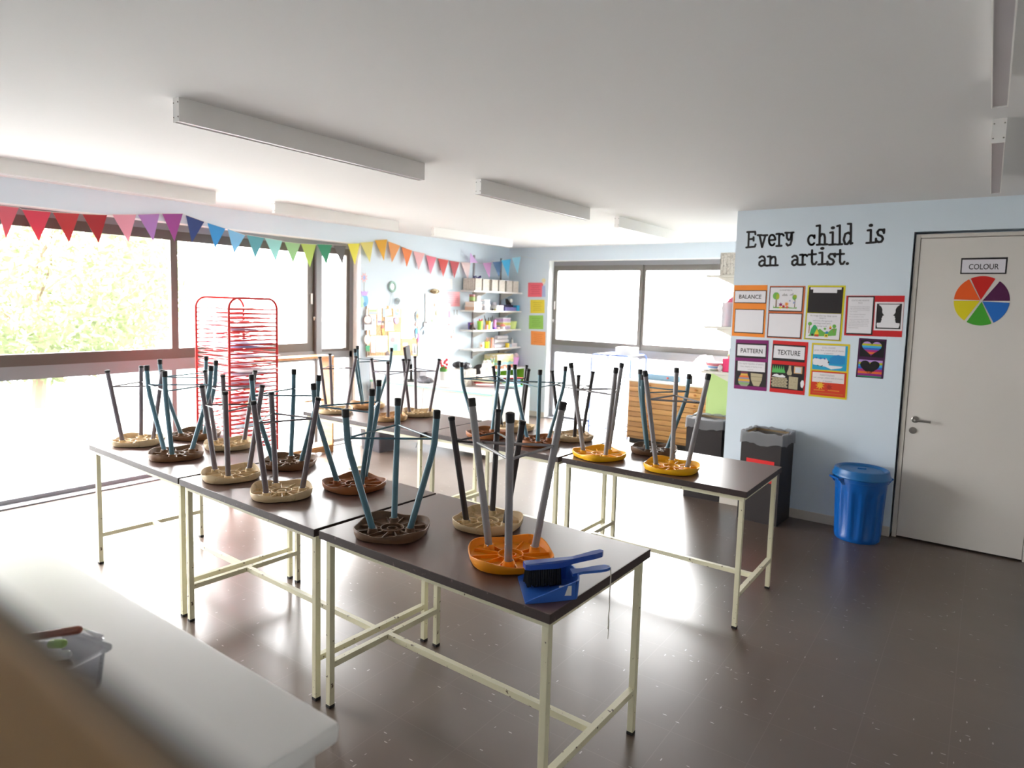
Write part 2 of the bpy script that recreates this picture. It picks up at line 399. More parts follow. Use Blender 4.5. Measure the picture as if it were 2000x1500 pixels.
# ---- outside
S(MB().box(-40, 30, -20, 45, -.35, -.15), 'ground_outside', mat('#5f605d', .9, .05, .5))
def tree(x, y, h, rx, n, label, colr, seed):
    rr = random.Random(seed)
    t = thing('tree', label, 'tree', (x, y, -.15), 0, None)
    tr = MB().tube([(0, 0, 0), (.05, .1, h*.35), (-.05, .05, h*.7)], [.11, .08, .03], 8)
    for k in range(6):
        a = rr.uniform(0, 2*PI); z = h*rr.uniform(.25, .6)
        tr.tube([(0, .05, z), (.5*rx*math.cos(a), .5*rx*math.sin(a), z+.25*h), (.8*rx*math.cos(a), .8*rx*math.sin(a), z+.3*h)], [.04, .025, .01], 6)
    tr.build('trunk', mat('#6b5a4a', .9, .2, 8), t, True)
    fo = MB()
    for k in range(n):
        u = rr.gauss(0, 1), rr.gauss(0, 1), rr.gauss(0, 1); q = math.sqrt(sum(v*v for v in u)); rad = rr.uniform(.35, 1)**.5
        c = Vector((u[0]/q*rx*rad, u[1]/q*rx*rad, h*.55+u[2]/q*h*.45*rad))
        a = Vector((rr.uniform(-1, 1), rr.uniform(-1, 1), rr.uniform(-1, .2))).normalized(); b = a.orthogonal().normalized()
        s = rr.uniform(.05, .12); w = .28
        fo.add([c-a*s, c+b*s*w, c+a*s, c-b*s*w], [(0, 1, 2, 3)])
    fo.build('foliage', paper(colr, .4), t, fix=False)
tree(-12.0, 4.0, 4.0, 2.3, 17000, 'pale green bushy tree outside the far left window pane', '#6a7352', 3)
tree(-3.2, 14.5, 3.6, 1.7, 7000, 'faint bleached tree outside the back window', '#7d8370', 5)

# ---- ceiling lights
m_lh = mat('#f0eeec', .5, .02, 6); m_ld = mat('#b4aeb2', .35, .03, 6)
def ceiling_light(x, y0, y1, label):
    t = thing('ceiling_light', label, 'ceiling light', (x, (y0+y1)/2, HC), 0, 'linear ceiling lights')
    l = (y1-y0)/2; w = .0245; hgt = .1
    MB().box(-w, -w+.004, -l, l, -hgt, 0).box(w-.004, w, -l, l, -hgt, 0).box(-w+.004, w-.004, -l, l, -.03, 0).build('housing', m_lh, t)
    MB().box(-w+.004, w-.004, -l+.003, l-.003, -hgt+.004, -hgt+.012).build('diffuser', m_ld, t)
    for s in (-1, 1):
        e = MB().box(-w, w, min(s*l, s*l+s*.003), max(s*l, s*l+s*.003), -hgt, 0)
        e = e.build('end_cap', m_lh, t)
        for zx in (-.018, .018):
            for zz in (-.08, -.02): MB().ball((zx, s*(l+.003), zz), .0035, 8).build('screw', m_steel, e)
LB = {(0, 0): 'white linear ceiling light nearest the left windows, running out of the picture at left',
      (0, 1): 'white linear ceiling light above the bunting, middle one along the window wall',
      (0, 2): 'palest farthest linear ceiling light along the window wall, near the far left corner',
      (1, 0): 'large grey-sided linear ceiling light nearest the viewer, above the front tables',
      (1, 1): 'white linear ceiling light at picture centre, second of the middle row',
      (1, 2): 'small far linear ceiling light before the back window, third of the middle row',
      (2, 0): 'linear ceiling light cut by the top right corner of the picture',
      (2, 1): 'linear ceiling light with screwed end cap, above the white door'}
for i, x in enumerate((-5.17, -2.868, -.028)):
    for j, (a, b) in enumerate(((1.5, 2.995), (3.55, 5.04), (5.6, 7.1))):
        if i == 2 and j == 2: continue
        if i == 2: a, b = ((1.42, 2.905), (3.49, 4.9))[j]
        ceiling_light(x, a, b, LB[(i, j)])
# ================================================================ tables
TH, TT, TW, TL = .758, .033, .711, 1.124
m_top = mat('#5a4038', .33, .1, 9, spec=1.0)
m_topedge = worn('#352725', '#6d5c57', .55, 60, .66, .74)
m_leg = worn('#d8d3b6', '#5b4a38', .45, 42, .655, .69)
m_rub = mat('#181516', .6, .1, 20)
def table_parts(t, L):
    W = TW; s = .025; ix, iy = .019, .0225
    tp = MB().bbox(-L/2, L/2, -W/2, W/2, TH-TT, TH, .0025)
    o = tp.build('tabletop', [m_top, m_topedge], t)
    for p in o.data.polygons:
        if p.normal.z < .5: p.material_index = 1
    x0, x1, y0, y1 = -L/2+ix, L/2-ix, -W/2+iy, W/2-iy
    zt = TH-TT
    MB().box(x0, x1, y0, y0+s, zt-s, zt).box(x0, x1, y1-s, y1, zt-s, zt).box(x0, x0+s, y0+s, y1-s, zt-s, zt).box(x1-s, x1, y0+s, y1-s, zt-s, zt).build('top_frame', m_leg, t)
    for xx in (x0, x1-s):
        for yy in (y0, y1-s):
            l = MB().bbox(xx, xx+s, yy, yy+s, .012, zt-s, .0015).build('leg', m_leg, t)
            MB().bbox(xx-.001, xx+s+.001, yy-.001, yy+s+.001, 0, .014, .002).build('foot', m_rub, l)
    for xx in (x0, x1-s): MB().box(xx, xx+s, y0+s, y1-s, .172, .172+s).build('stretcher', m_leg, t)
    MB().box(x0+s, x1-s, -s/2, s/2, .172, .172+s).build('stretcher', m_leg, t)
def table(x, y, th, L, label):
    a = Vector((math.cos(th), math.sin(th))); b = Vector((-math.sin(th), math.cos(th)))
    c = Vector((x, y)) + a*(L/2) + b*(TW/2)
    t = thing('work_table', label, 'table', (c.x, c.y, 0), th, 'brown topped work tables')
    table_parts(t, L); return t
table(-2.1386, 1.6697, -.0163, TL, 'front work table holding the blue dustpan, brown top on cream steel legs')
table(-3.2876, 1.6984, -.0290, TL, 'middle work table of the front row, behind the dustpan table, with four stools on top')
table(-4.4307, 1.7365, -.0306, TL, 'work table at far left of the front row, nearest the big left window')
table(-2.0734, 3.4441, -.0015, TL, 'work table with two yellow seated stools, right end of the back row')
table(-3.2153, 3.4499, -.0121, TL-.003, 'work table in the middle of the back row, between two others')
table(-4.544, 3.388, .004, 1.322, 'longer pale reflecting work table at left end of the back row, before the white desk')

# ================================================================ stools (upside down on the tables)
m_teal = worn('#4d7180', '#3b5460', .35, 12, .6, .75); m_purp = worn('#655b61', '#4b4347', .38, 14, .6, .75)
m_dkleg = mat('#332d2f', .38, .1, 14); m_lgleg = worn('#8c898c', '#3b3032', .35, 16, .66, .7)
SEATC = {'cream': worn('#cdb48c', '#8b7446', .5, 26, .6, .78), 'brown': worn('#7a5636', '#553a24', .5, 14, .5, .8), 'dark': worn('#6b4f38', '#4b3526', .5, 14, .5, .8),
         'tan': worn('#c79f6e', '#a07a4c', .5, 14, .5, .8), 'rust': worn('#985b2e', '#6f4020', .5, 14, .5, .8), 'orange': worn('#ee9208', '#a8580a', .45, 22, .62, .85), 'yellow': worn('#f2b40c', '#c07e0c', .45, 22, .66, .85)}
def rho(a, r):
    n = 2.7; c, s = abs(math.cos(a-PI/4)), abs(math.sin(a-PI/4))
    return r*(c**n+s**n)**(-1/n)
def seat_mb(r, rb):
    N = 64; mb = MB()
    def h(a): return .037 + .0065*math.cos(4*a) - .003*math.cos(2*a)
    rings = [(.02, lambda a: 0), (.55, lambda a: 0), (.86, lambda a: .0), (.945, lambda a: .005), (.985, lambda a: .017), (1.0, lambda a: h(a)-.002), (.994, lambda a: h(a)),
             (.970, lambda a: h(a)-.001), (.955, lambda a: .022), (.93, lambda a: .013), (.88, lambda a: .010), (.5, lambda a: .009), (.02, lambda a: .009)]
    vs = []; fs = []
    for f, z in rings:
        for k in range(N):
            a = 2*PI*k/N; q = rho(a, r)*f; vs.append((q*math.cos(a), q*math.sin(a), z(a)))
    for i in range(len(rings)-1):
        for k in range(N): fs.append((i*N+k, i*N+(k+1) % N, (i+1)*N+(k+1) % N, (i+1)*N+k))
    fs.append(list(range(N))[::-1]); fs.append([(len(rings)-1)*N+k for k in range(N)])
    mb.add(vs, fs)
    for k in range(12):                                  # radial ribs
        a = 2*PI*(k+.5)/12; T = Matrix.Rotation(a, 4, 'Z')
        mb.box(.046, r*.93, -.0018, .0018, .008, .0215, T)
    for rr_, hh in ((.046, .024), (.02, .021)):          # hub rings
        mb.lathe([(rr_-.0015, .008), (rr_-.0015, hh), (rr_+.0015, hh), (rr_+.0015, .008)], 28)
    for k in range(3):                                   # leg sockets
        a = 2*PI*k/3; c = (rb*math.cos(a), rb*math.sin(a), 0)
        mb.lathe([(.024, .008), (.019, .028), (.018, .036), (.0, .036)], 16, c)
    return mb
TYPES = {'g': (.47, .17, .096, .141, .0128), 't': (.52, .20, .085, .145, .0128), 'o': (.578, .20, .1, .155, .0138)}
_sp = {}
def stool_proto(typ, leg, seat):
    key = (typ, leg, seat)
    if key in _sp: return _sp[key]
    ht, rt, rb, r, lr = TYPES[typ]
    lm = {'teal': m_teal, 'purple': m_purp, 'dark': m_dkleg, 'grey': m_lgleg}[leg]
    pr = emp('stool')
    seat_mb(r, rb).build('seat', SEATC[seat], pr, True)
    zr = {'g': .37, 't': .408, 'o': .415}[typ]
    jt = []
    for k in range(3):
        a = 2*PI*k/3; ca, sa = math.cos(a), math.sin(a)
        def P(q, z): return (q*ca, q*sa, z)
        if typ == 't':
            zb = .375; qb = .19
            path = [(rb, .03), (rb+(qb-rb)*.9, .03+(zb-.03)*.9), (qb-.004, zb-.006), (qb+.001, zb+.018), (qb+.003, zb+.045), (rt-.001, ht-.03), (rt, ht)]
            qr = qb+(rt-qb)*(zr-zb)/(ht-zb)
        else:
            path = [(rb, .03), (rb+(rt-rb)*.8, .03+(ht-.03)*.8), (rt, ht)]
            qr = rb+(rt-rb)*(zr-.03)/(ht-.03)
        jt.append(Vector(P(qr, zr)))
        l = MB().tube([P(*q) for q in path], lr, 14).build('leg', lm, pr, True)
        d = (Vector(P(*path[-1]))-Vector(P(*path[-2]))).normalized(); e = Vector(P(rt, ht))
        cl = .012 if typ == 'g' else .03
        MB().tube([e-d*cl, e-d*.002, e, e+d*.002], [lr+.0016, lr+.002, lr+.0016, lr*.8], 14).build('rubber_cap', m_rub, l, True)
        b = MB().ball((rb*ca*1.0-.019*sa*0+.017*math.cos(a+2), rb*sa+.017*math.sin(a+2), .035), .004, 8)
        b.build('bolt', m_steel, l)
    for k in range(3):
        a, b = jt[k], jt[(k+1) % 3]; MB().tube([a, b], .0042 if typ != 'o' else .0052, 8).build('stretcher_rod', lm, pr, True)
    _sp[key] = pr
    pr['_used'] = 0
    return pr
def stool(typ, leg, seat, x, y, th, label, spin=0):
    pr = stool_proto(typ, leg, seat)
    o = pr if not pr['_used'] else copytree(pr)
    pr['_used'] = 1
    if o is not pr: o['_used'] = 1
    o.location = (x, y, TH); o.rotation_euler = (0, 0, th+spin*2*PI/3)
    tag(o, label, 'stool', 'stools upturned on the tables')
ST = [('g', 'purple', 'cream', -4.2534, 1.9504, 4.6764, 'leftmost upturned stool, cream seat and grey legs, at the far left table corner'),
 ('t', 'teal', 'brown', -3.7511, 1.9242, 3.4715, 'upturned brown seated teal stool at the front edge of the far left table'),
 ('t', 'teal', 'brown', -4.1839, 2.2755, 4.364, 'brown seated teal stool half hidden at the back of the far left table'),
 ('g', 'purple', 'cream', -3.7694, 2.2612, 3.4852, 'cream stool upturned in front of the red rack on the far left table'),
 ('g', 'purple', 'cream', -3.1207, 1.8829, 3.5113, 'stained cream stool upturned at the left corner of the middle front table'),
 ('t', 'teal', 'brown', -3.1208, 2.23, -1.8199, 'brown seated teal stool upturned at the back left of the middle front table'),
 ('g', 'purple', 'cream', -2.669, 1.8685, -1.3809, 'cream stool with brownish legs upturned at the front edge of the middle front table'),
 ('t', 'teal', 'rust', -2.5133, 2.1793, 3.8721, 'rust brown seated teal stool upturned at the right rear of the middle front table'),
 ('t', 'teal', 'dark', -1.897, 1.844, -1.9021, 'dark brown seated teal stool upturned at the left of the dustpan table'),
 ('g', 'dark', 'cream', -1.6569, 2.1669, 4.1281, 'dirty cream stool with near black legs upturned behind the orange seat on the dustpan table'),
 ('o', 'grey', 'orange', -1.3635, 1.925, 3.1601, 'orange seated stool with light grey legs upturned beside the blue dustpan'),
 ('g', 'purple', 'cream', -4.3312, 3.5445, -1.4731, 'pale cream stool upturned at the left end of the long back table'),
 ('t', 'teal', 'tan', -4.3422, 3.9082, -1.2981, 'tan seated slim teal stool upturned at the back left of the long back table'),
 ('g', 'purple', 'tan', -3.7788, 3.6223, -2.9261, 'tan seated grey stool upturned at the front middle of the long back table'),
 ('g', 'purple', 'cream', -3.7531, 3.9269, -1.644, 'cream stool upturned before the white desk, rightmost on the long back table'),
 ('t', 'teal', 'rust', -2.8046, 3.6434, 3.9768, 'orange-brown seated teal stool upturned at left of the middle back table'),
 ('g', 'dark', 'cream', -2.8165, 3.9778, -2.4874, 'cream stool with dark legs upturned at the rear of the middle back table'),
 ('t', 'teal', 'rust', -2.4072, 3.6772, 3.2002, 'brown seated teal stool upturned at the front right of the middle back table'),
 ('g', 'dark', 'cream', -2.3202, 3.9843, 3.3149, 'cream stool with dark legs upturned at the right rear of the middle back table'),
 ('o', 'grey', 'yellow', -1.9107, 3.6223, 3.5058, 'left one of two yellow seated stools with pale grey legs on the right back table'),
 ('t', 'teal', 'dark', -1.7045, 3.9796, 2.5742, 'dark brown seated teal stool upturned at the rear of the right back table'),
 ('o', 'grey', 'yellow', -1.437, 3.6271, 4.0432, 'right one of two yellow seated stools, chipped grey legs, nearest the black bin')]
for a in ST: stool(*a)

# ================================================================ dustpan and brush
m_blue = mat('#2f5fb4', .3, .05, 10); m_blue2 = mat('#274a9c', .3, .05, 10); m_bris = mat('#111113', .7, .3, 60)
PA = math.atan2(.67, .74)
pan = thing('dustpan', 'blue plastic dustpan with white sticker, holding a brush at the front table corner', 'dustpan', (-1.180, 1.733, TH), PA)
def lerp(a, b, t): return a+(b-a)*t
mb = MB()
NX = 10; prof = []
def pw(t): return lerp(.1, .075, t**1.4)
def wallh(t): return lerp(.006, .062, t**.9)
th_ = .0025
L_ = .165
bot = []; top = []
for side in (-1, 1):
    vs = []; 
    for i in range(NX+1):
        t = i/NX; x = L_*t; y = side*pw(t); hgt = wallh(t)
        vs += [(x, y, 0.001), (x, y+side*.004*t, hgt), (x, y-side*th_, hgt), (x, y-side*th_, .001)]
    fs = []
    for i in range(NX):
        for k in range(4): fs.append((i*4+k, i*4+(k+1) % 4, (i+1)*4+(k+1) % 4, (i+1)*4+k))
    fs += [(0, 1, 2, 3), tuple(NX*4+k for k in (3, 2, 1, 0))]
    mb.add(vs, fs)
vs = []
for i in range(NX+1):
    t = i/NX; vs += [(L_*t, -pw(t), .001), (L_*t, pw(t), .001), (L_*t, pw(t), .004), (L_*t, -pw(t), .004)]
fs = []
for i in range(NX):
    for k in range(4): fs.append((i*4+k, i*4+(k+1) % 4, (i+1)*4+(k+1) % 4, (i+1)*4+k))
fs += [(0, 1, 2, 3), tuple(NX*4+k for k in (3, 2, 1, 0))]
mb.add(vs, fs)
# rounded back wall
back = [(L_+.018*math.cos(a), .075*math.sin(a)) for a in [PI/2-PI*k/12 for k in range(13)]]
mb.prism(back, lambda u, v, d: (u, v, d), .001, .004)
vs = []
for (x, y) in back: vs += [(x, y, .001), (x+.004, y*1.02, .062), (x-.001, y*.97, .062), (x-.004, y*.97, .001)]
fs = []
for i in range(12):
    for k in range(4): fs.append((i*4+k, i*4+(k+1) % 4, (i+1)*4+(k+1) % 4, (i+1)*4+k))
mb.add(vs, fs)
mb.build('pan', m_blue, pan, True)
hd = MB()
hp = [(.165, .022), (.20, .014), (.23, .017), (.26, .02), (.28, .018), (.295, .009), (.295, -.009), (.28, -.018), (.26, -.02), (.23, -.017), (.20, -.014), (.165, -.022)]
hd.prism(hp, lambda u, v, d: (u, v, .054+(u-.165)*.12+d), 0, .009)
hd.build('handle', m_blue, pan)
MB().box(.11, .15, -.0835, -.0815, .018, .05, Matrix.Rotation(.0, 4, 'Z')).build('sticker', mat('#d9d8d6', .5), pan)['label'] = 'white sticker'
cd_ = MB(); tipz = .072
cd_.tube([(.288, 0, tipz+.006), (.297, -.001, tipz+.004), (.300, 0, tipz-.02), (.299, .002, -.02), (.300, .001, -.06), (.298, 0, -.10), (.299, .003, -.125), (.297, 0, -.14)], .0018, 6)
cd_.tube([(.299, .003, -.10), (.302, .004, -.12), (.300, .0, -.14), (.299, .001, -.175)], .0015, 6)
cd_.build('hanging_string', mat('#d9d3c6', .9, .1, 90), pan)
br = thing('hand_brush', 'blue hand brush with black bristles lying in the dustpan', 'brush', (-1.180, 1.733, TH), PA+.12)
b2 = MB()
bp_ = [(.015, .018), (.03, .024), (.13, .024), (.16, .018), (.185, .012), (.215, .013), (.26, .017), (.285, .014), (.293, .0), (.285, -.014), (.26, -.017), (.215, -.013), (.185, -.012), (.16, -.018), (.13, -.024), (.03, -.024), (.015, -.018)]
bp_ = [(x, y*.9+.028) for x, y in bp_]
def bz(u): return .064 + (max(0, u-.14)**1.0)*.18
b2.prism(bp_, lambda u, v, d: (u, v, bz(u)+d), 0, .018)
b2.build('brush_handle', m_blue2, br)
bb = MB()
for i in range(15):
    for j in range(4):
        x = .025+i*.0078; y = .012+j*.0105; 
        bb.tube([(x, y, .066), (x+rnd.uniform(-.003, .003), y+(j-1.5)*.004, .007+rnd.uniform(0, .004))], [.0035, .0048], 5)
bb.build('bristles', m_bris, br)

# ================================================================ counter by the viewer, marker box, ledge
m_ct = mat('#e4e1de', .38, .03, 3); m_cab = mat('#c6c2be', .5, .03, 4)
ct = tag(MB().bbox(-3.6, -.94, .215, .785, .858, .9, .012).build('worktop', m_ct, None, True), 'long pale grey worktop with rounded edge running across the lower left', 'worktop')
def at_base(o):
    """move a single-mesh thing's origin to its base centre"""
    vs = [v.co for v in o.data.vertices]; c = Vector(((min(v.x for v in vs)+max(v.x for v in vs))/2, (min(v.y for v in vs)+max(v.y for v in vs))/2, min(v.z for v in vs)))
    for v in o.data.vertices: v.co -= c
    o.location = c; return o
at_base(ct)
bc = thing('base_cabinet', 'white base cabinet under the pale worktop', 'cabinet', (-2.27, .49, 0))
MB().box(-1.29, 1.29, -.27, .235, .08, .858).box(-1.27, 1.27, -.26, .2, 0, .08).build('carcass', m_cab, bc)
for k in range(4):
    dx = -1.28+k*.64; d = MB().bbox(dx+.003, dx+.637, .236, .254, .09, .85, .002).build('door', m_cab, bc)
    MB().tube([(dx+.56, .254, .7), (dx+.56, .274, .7), (dx+.56, .274, .58), (dx+.56, .254, .58)], .004, 8).build('handle', m_steel, d)
MB().bbox(1.291, 1.305, -.27, .256, .0, .857, .002).build('end_panel', m_cab, bc)
m_box = glass('clear plastic', (.93, .93, .95), .08, .12, (.9, .9, .93))
m_purple = mat('#6d5aa8', .4)
kb = thing('plastic_box', 'small clear plastic box of markers on the worktop', 'box', (-1.47, .50, .9), R(12))
def tray(x, y, z, w, r=.02, slope=.008):
    mb = MB()
    def ring(a, b, zz, rr):
        P = []
        for sx, sy, a0 in ((1, 1, 0), (-1, 1, PI/2), (-1, -1, PI), (1, -1, 1.5*PI)):
            for k in range(5):
                q = a0+PI/2*k/4; P.append((sx*(a-rr)+rr*math.cos(q), sy*(b-rr)+rr*math.sin(q), zz))
        return P
    rs = [ring(x-slope, y-slope, 0, r*.8), ring(x, y, z-.004, r), ring(x+w, y+w, z-.004, r), ring(x+w, y+w, z, r), ring(x-.002, y-.002, z, r), ring(x-slope-.002, y-slope-.002, .002, r*.8)]
    n = 20
    vs = [v for q in rs for v in q]; fs = []
    for i in range(len(rs)-1):
        for k in range(n): fs.append((i*n+k, i*n+(k+1) % n, (i+1)*n+(k+1) % n, (i+1)*n+k))
    fs.append(list(range(n))[::-1]); fs.append([(len(rs)-1)*n+k for k in range(n)])
    return mb.add(vs, fs)
tray(.085, .06, .08, .008).build('tub', m_box, kb, True)
MB().bbox(-.035, .035, .066, .082, .072, .084, .003).build('handle_lip', m_box, kb, True)
MK = [('white', '#8fb04a', 'white marker with a green end in the clear box', (-.035, .0, .062), (.2, .25)), ('white', '#e9e7e6', 'all white marker crossing the clear box', (-.02, -.012, .046), (.5, .2)),
      ('white', '#3b2a2a', 'white marker with a dark tip in the clear box', (-.03, .012, .030), (.1, .12)), ('#7a3a28', '#7a3a28', 'brown red marker at the left rim of the clear box', (-.055, .02, .068), (.55, .2)),
      ('#6a4a44', '#352626', 'dim brown marker low in the clear box', (-.01, -.03, .022), (-.25, .05)), ('#e77b6a', '#e77b6a', 'coral pink marker at the bottom of the clear box', (.03, -.025, .013), (1.0, .0))]
for body, cap, lab, p, (rz, ry) in MK:
    t = thing('marker_pen', lab, 'marker', (-1.47+p[0], .50+p[1], .912+p[2]*1.15), rz, 'markers in the clear box')
    T = Matrix.Rotation(PI/2-ry, 4, 'Y')
    MB().lathe([(0, -.06), (.008, -.06), (.008, .02), (0, .02)], 14, T=T).build('barrel', mat('#e6e3e2' if body == 'white' else body, .35), t, True)
    MB().lathe([(0, .02), (.009, .02), (.0085, .058), (.006, .062), (0, .062)], 14, T=T).build('cap', mat(cap, .35), t, True)
sc = thing('scissors', 'purple handled scissors showing through the side of the clear box', 'scissors', (-1.42, .50, .922), .6)
q = MB()
for s in (-1, 1): q.tube([(.022*math.cos(a)+s*.0, s*.016+.012*math.sin(a), 0) for a in [2*PI*k/14 for k in range(14)]], .004, 8, closed=True)
q.build('handle', m_purple, sc, True)
MB().box(-.09, -.02, -.004, .004, -.001, .001).build('blade', m_steel, sc)
# interior window the view is taken through: ledge below it
m_ledge = mat('#b08a5a', .6, .06, 30)
lw = S(MB().box(XL, XR, .06, .2, 0, 1.40), 'wall_near', m_wall)
lt = struct(emp('trim_1', (-1.2, .04, 1.6)))
OT = (-1.2, .04, 1.6)
wb(MB().bbox(-.36, -.015, .016, .042, 1.38, 1.6375, .002), 'ledge_face', m_ledge, lt, OT)
wb(MB().box(-.36, -.015, .042, .048, 1.38, 1.634), 'ledge_shadow_strip', m_dark, lt, OT)  # dark strip drawn in for the shadow line along the ledge top
wb(MB().bbox(-.36, -.015, .048, .06, 1.38, 1.60, .002), 'ledge_track', m_frame_l, lt, OT)
# ================================================================ posters on the inner wall
WD = '#e4e2e6'
def card(col): return mat(col, .45, .02, 20)
def wallquad(px, Y=None, off=.0005):
    Y = YT if Y is None else Y
    return Quad(*[ony(x, y, Y-off) for x, y in px], (0, -1, 0))
class Sheet:
    def __init__(s, name, label, cat, q, group=None):
        s.q = q; s.t = thing(name, label, cat, q.loc, 0, group)
    def part(s, name, items, d0=.001, d1=.0018, label=None):
        """items: list of (colour, [polys])"""
        mb = MB(); ms = []
        for k, (c, polys) in enumerate(items):
            ms.append(card(c)); mb.mat(k)
            for p in polys: mb.prism(p, s.q, d0, d1+k*.00012)
        o = mb.build(name, ms, s.t)
        if label: o['label'] = label
        return o
    def text(s, name, lines, d=.0028, col='#2a2628'):
        """lines: (text,u0,u1,v0,v1[,bold])"""
        mb = MB()
        for l in lines: s.q.text(mb, l[0], l[1], l[2], l[3], l[4], d, len(l) > 5)
        return mb.build(name, mat(col, .6), s.t, fix=False)
G = 'art posters beside the door'
OR_ = '#ef8a26'
s = Sheet('poster', 'orange art poster headed BALANCE with a blank white card', 'poster', wallquad([(1434.4, 557.1), (1499, 556.7), (1493.3, 659.3), (1429, 655.7)]), G)
s.part('backing', [(OR_, [rect(0, 0, 1, 1)])], 0, .001)
s.part('title_card', [('#1d181a', [rect(.03, .10, .985, .35)])], .001, .0015); s.part('title_paper', [(WD, [rect(.04, .115, .965, .335)])], .0015, .002)
s.part('blank_card', [('#1d181a', [rect(.07, .465, .955, .935)]), ], .001, .0015); s.part('blank_paper', [(WD, [rect(.085, .48, .93, .915)])], .0015, .002)
s.text('title', [('BALANCE', .17, .84, .185, .265, 1)])
s = Sheet('poster', 'orange framed poster with two trees and flowers above a blank card', 'poster', wallquad([(1503.7, 558.5), (1573.5, 558.5), (1565.8, 662.9), (1497.4, 659.7)]), G)
s.part('backing', [('#cf6a3a', [rect(0, 0, 1, 1)])], 0, .001)
s.part('picture_card', [('#2a1a18', [rect(.01, .015, .955, .485), rect(.015, .515, .97, .985)])], .001, .0015)
s.part('picture_paper', [(WD, [rect(.03, .03, .93, .465), rect(.035, .53, .945, .965)])], .0015, .002)
def star(cu, cv, r, n, asp=.68):
    return [(cu+(r if k % 2 else r*.45)*math.cos(PI*k/n), cv+(r if k % 2 else r*.45)*asp*math.sin(PI*k/n)) for k in range(2*n)]
s.part('picture', [('#6fae4c', [ell(.2, .19, .095, .07), ell(.72, .215, .06, .05), [(.13, .425), (.14, .36), (.155, .41), (.19, .395), (.45, .41), (.52, .39), (.6, .405), (.7, .41), (.8, .4), (.8, .425)]]),
   ('#a8b52c', [ell(.245, .205, .05, .055), ell(.735, .195, .045, .03)]), ('#8e7a68', [rect(.195, .26, .235, .41), rect(.725, .26, .75, .40)]),
   ('#b5b3b6', [[(.36, .19), (.38, .165), (.41, .15), (.43, .135), (.46, .16), (.5, .145), (.53, .19)], [(.57, .18), (.6, .16), (.64, .145), (.69, .13), (.68, .18)]]),
   ('#8c2462', [star(.345, .355, .07, 6)]), ('#c52a34', [star(.43, .39, .06, 6)]), ('#ee9a3e', [star(.51, .345, .075, 7)]), ('#e0604a', [star(.53, .405, .055, 6)]), ('#e8c63c', [star(.345, .41, .055, 6)]),
   ('#8f9ac0', [star(.595, .28, .035, 4), star(.715, .315, .045, 4)])], .002, .0024)
s.text('caption', [('SYMMETRICAL', .29, .66, .07, .09)], .0026, '#55525a')
s = Sheet('poster', 'yellow bordered poster, black upper half, green hills and little houses below', 'poster', wallquad([(1578, 557.3), (1652, 557.7), (1643, 667), (1569.6, 662.7)]), G)
s.part('backing', [('#d3c81e', [rect(0, 0, 1, 1)])], 0, .001)
s.part('black_card', [('#231d1f', [rect(.04, .03, .95, .5)])], .001, .0016)
s.part('paper_strip', [(WD, [rect(.08, .035, .9, .075), rect(.16, .075, .79, .135)])], .0016, .002)
s.part('picture_paper', [('#3a2a22', [rect(.035, .505, .955, .985)]), ], .001, .0015); s.part('landscape_paper', [(WD, [rect(.045, .51, .94, .975)])], .0015, .002)
s.part('picture', [('#6cb04a', [ell(.14, .705, .055, .035), [(.1, .93), (.2, .88), (.42, .79), (.52, .84), (.62, .86), (.74, .78), (.86, .77), (.85, .9), (.6, .92), (.35, .93)], ell(.79, .735, .05, .035), ell(.55, .785, .035, .02)]),
   ('#2f9e5c', [[(.15, .9), (.18, .8), (.24, .73), (.28, .72), (.33, .75), (.36, .8), (.38, .9)]]), ('#9a7448', [rect(.115, .735, .14, .88), rect(.78, .765, .795, .85)]),
   ('#e3d03a', [[(.28, .88), (.34, .79), (.395, .87), (.395, .9), (.28, .9)], rect(.55, .88, .64, .94), [(.655, .76), (.69, .72), (.73, .76)]]),
   ('#cc4a2c', [rect(.285, .895, .395, .935), rect(.665, .76, .72, .79)]), ('#2c8fb5', [[(.555, .875), (.585, .83), (.64, .83), (.64, .87)]]), ('#3a2723', [ell(.225, .905, .035, .02), ell(.595, .91, .02, .015)])], .002, .0024)
s.text('caption', [('An image that has deep space', .13, .84, .535, .575), ('(depth)', .38, .55, .58, .61), ('will have a foreground,', .21, .73, .63, .665), ('middleground and a', .24, .7, .675, .71), ('background.', .34, .6, .725, .76)], .0026, '#8d8a90')
s = Sheet('poster', 'wide red poster with a text sheet and two black face profiles making a white vase', 'poster', wallquad([(1653.3, 577.3), (1767.3, 577.3), (1761.3, 658.7), (1648.4, 655)]), G)
s.part('backing', [('#c4171f', [rect(0, 0, 1, 1)])], 0, .001)
s.part('text_card', [('#211a1c', [rect(.03, .015, .5, .97)])], .001, .0015); s.part('text_paper', [(WD, [rect(.04, .045, .475, .935)])], .0015, .002)
s.text('caption', [('POSITIVE AND NEGATIVE', .1, .41, .1, .14), ('SPACE', .22, .29, .165, .2)] + [(b, .075, e, v, v+.028) for b, e, v in (
   ('Positive space is the area taken up by the', .43, .265), ('subject of the artwork. Negative space', .42, .305), ('is the empty area around and between', .43, .345), ('the shapes.', .22, .385), ('What do you see in this picture?', .36, .455), ('Do you see faces or a vase?', .33, .515),
   ('Look at the white shape, then look', .42, .58), ('at the black shapes. Both of them', .43, .62), ('share the same edge. An artist uses', .43, .66), ('both kinds of space so that every', .41, .70), ('part of the picture matters to the', .42, .74), ('people who look at it.', .25, .79))], .0026, '#9a969b')
s.part('picture_paper', [('#e6dfe2', [rect(.515, .155, .995, .85)])], .001, .0016)
s.part('picture', [('#171214', [rect(.545, .195, .965, .81)])], .0016, .002)
def prof(m):
    P = [(.0, .0), (.0, .0)]
half = [(.57, .215), (.755, .215), (.945, .215)]
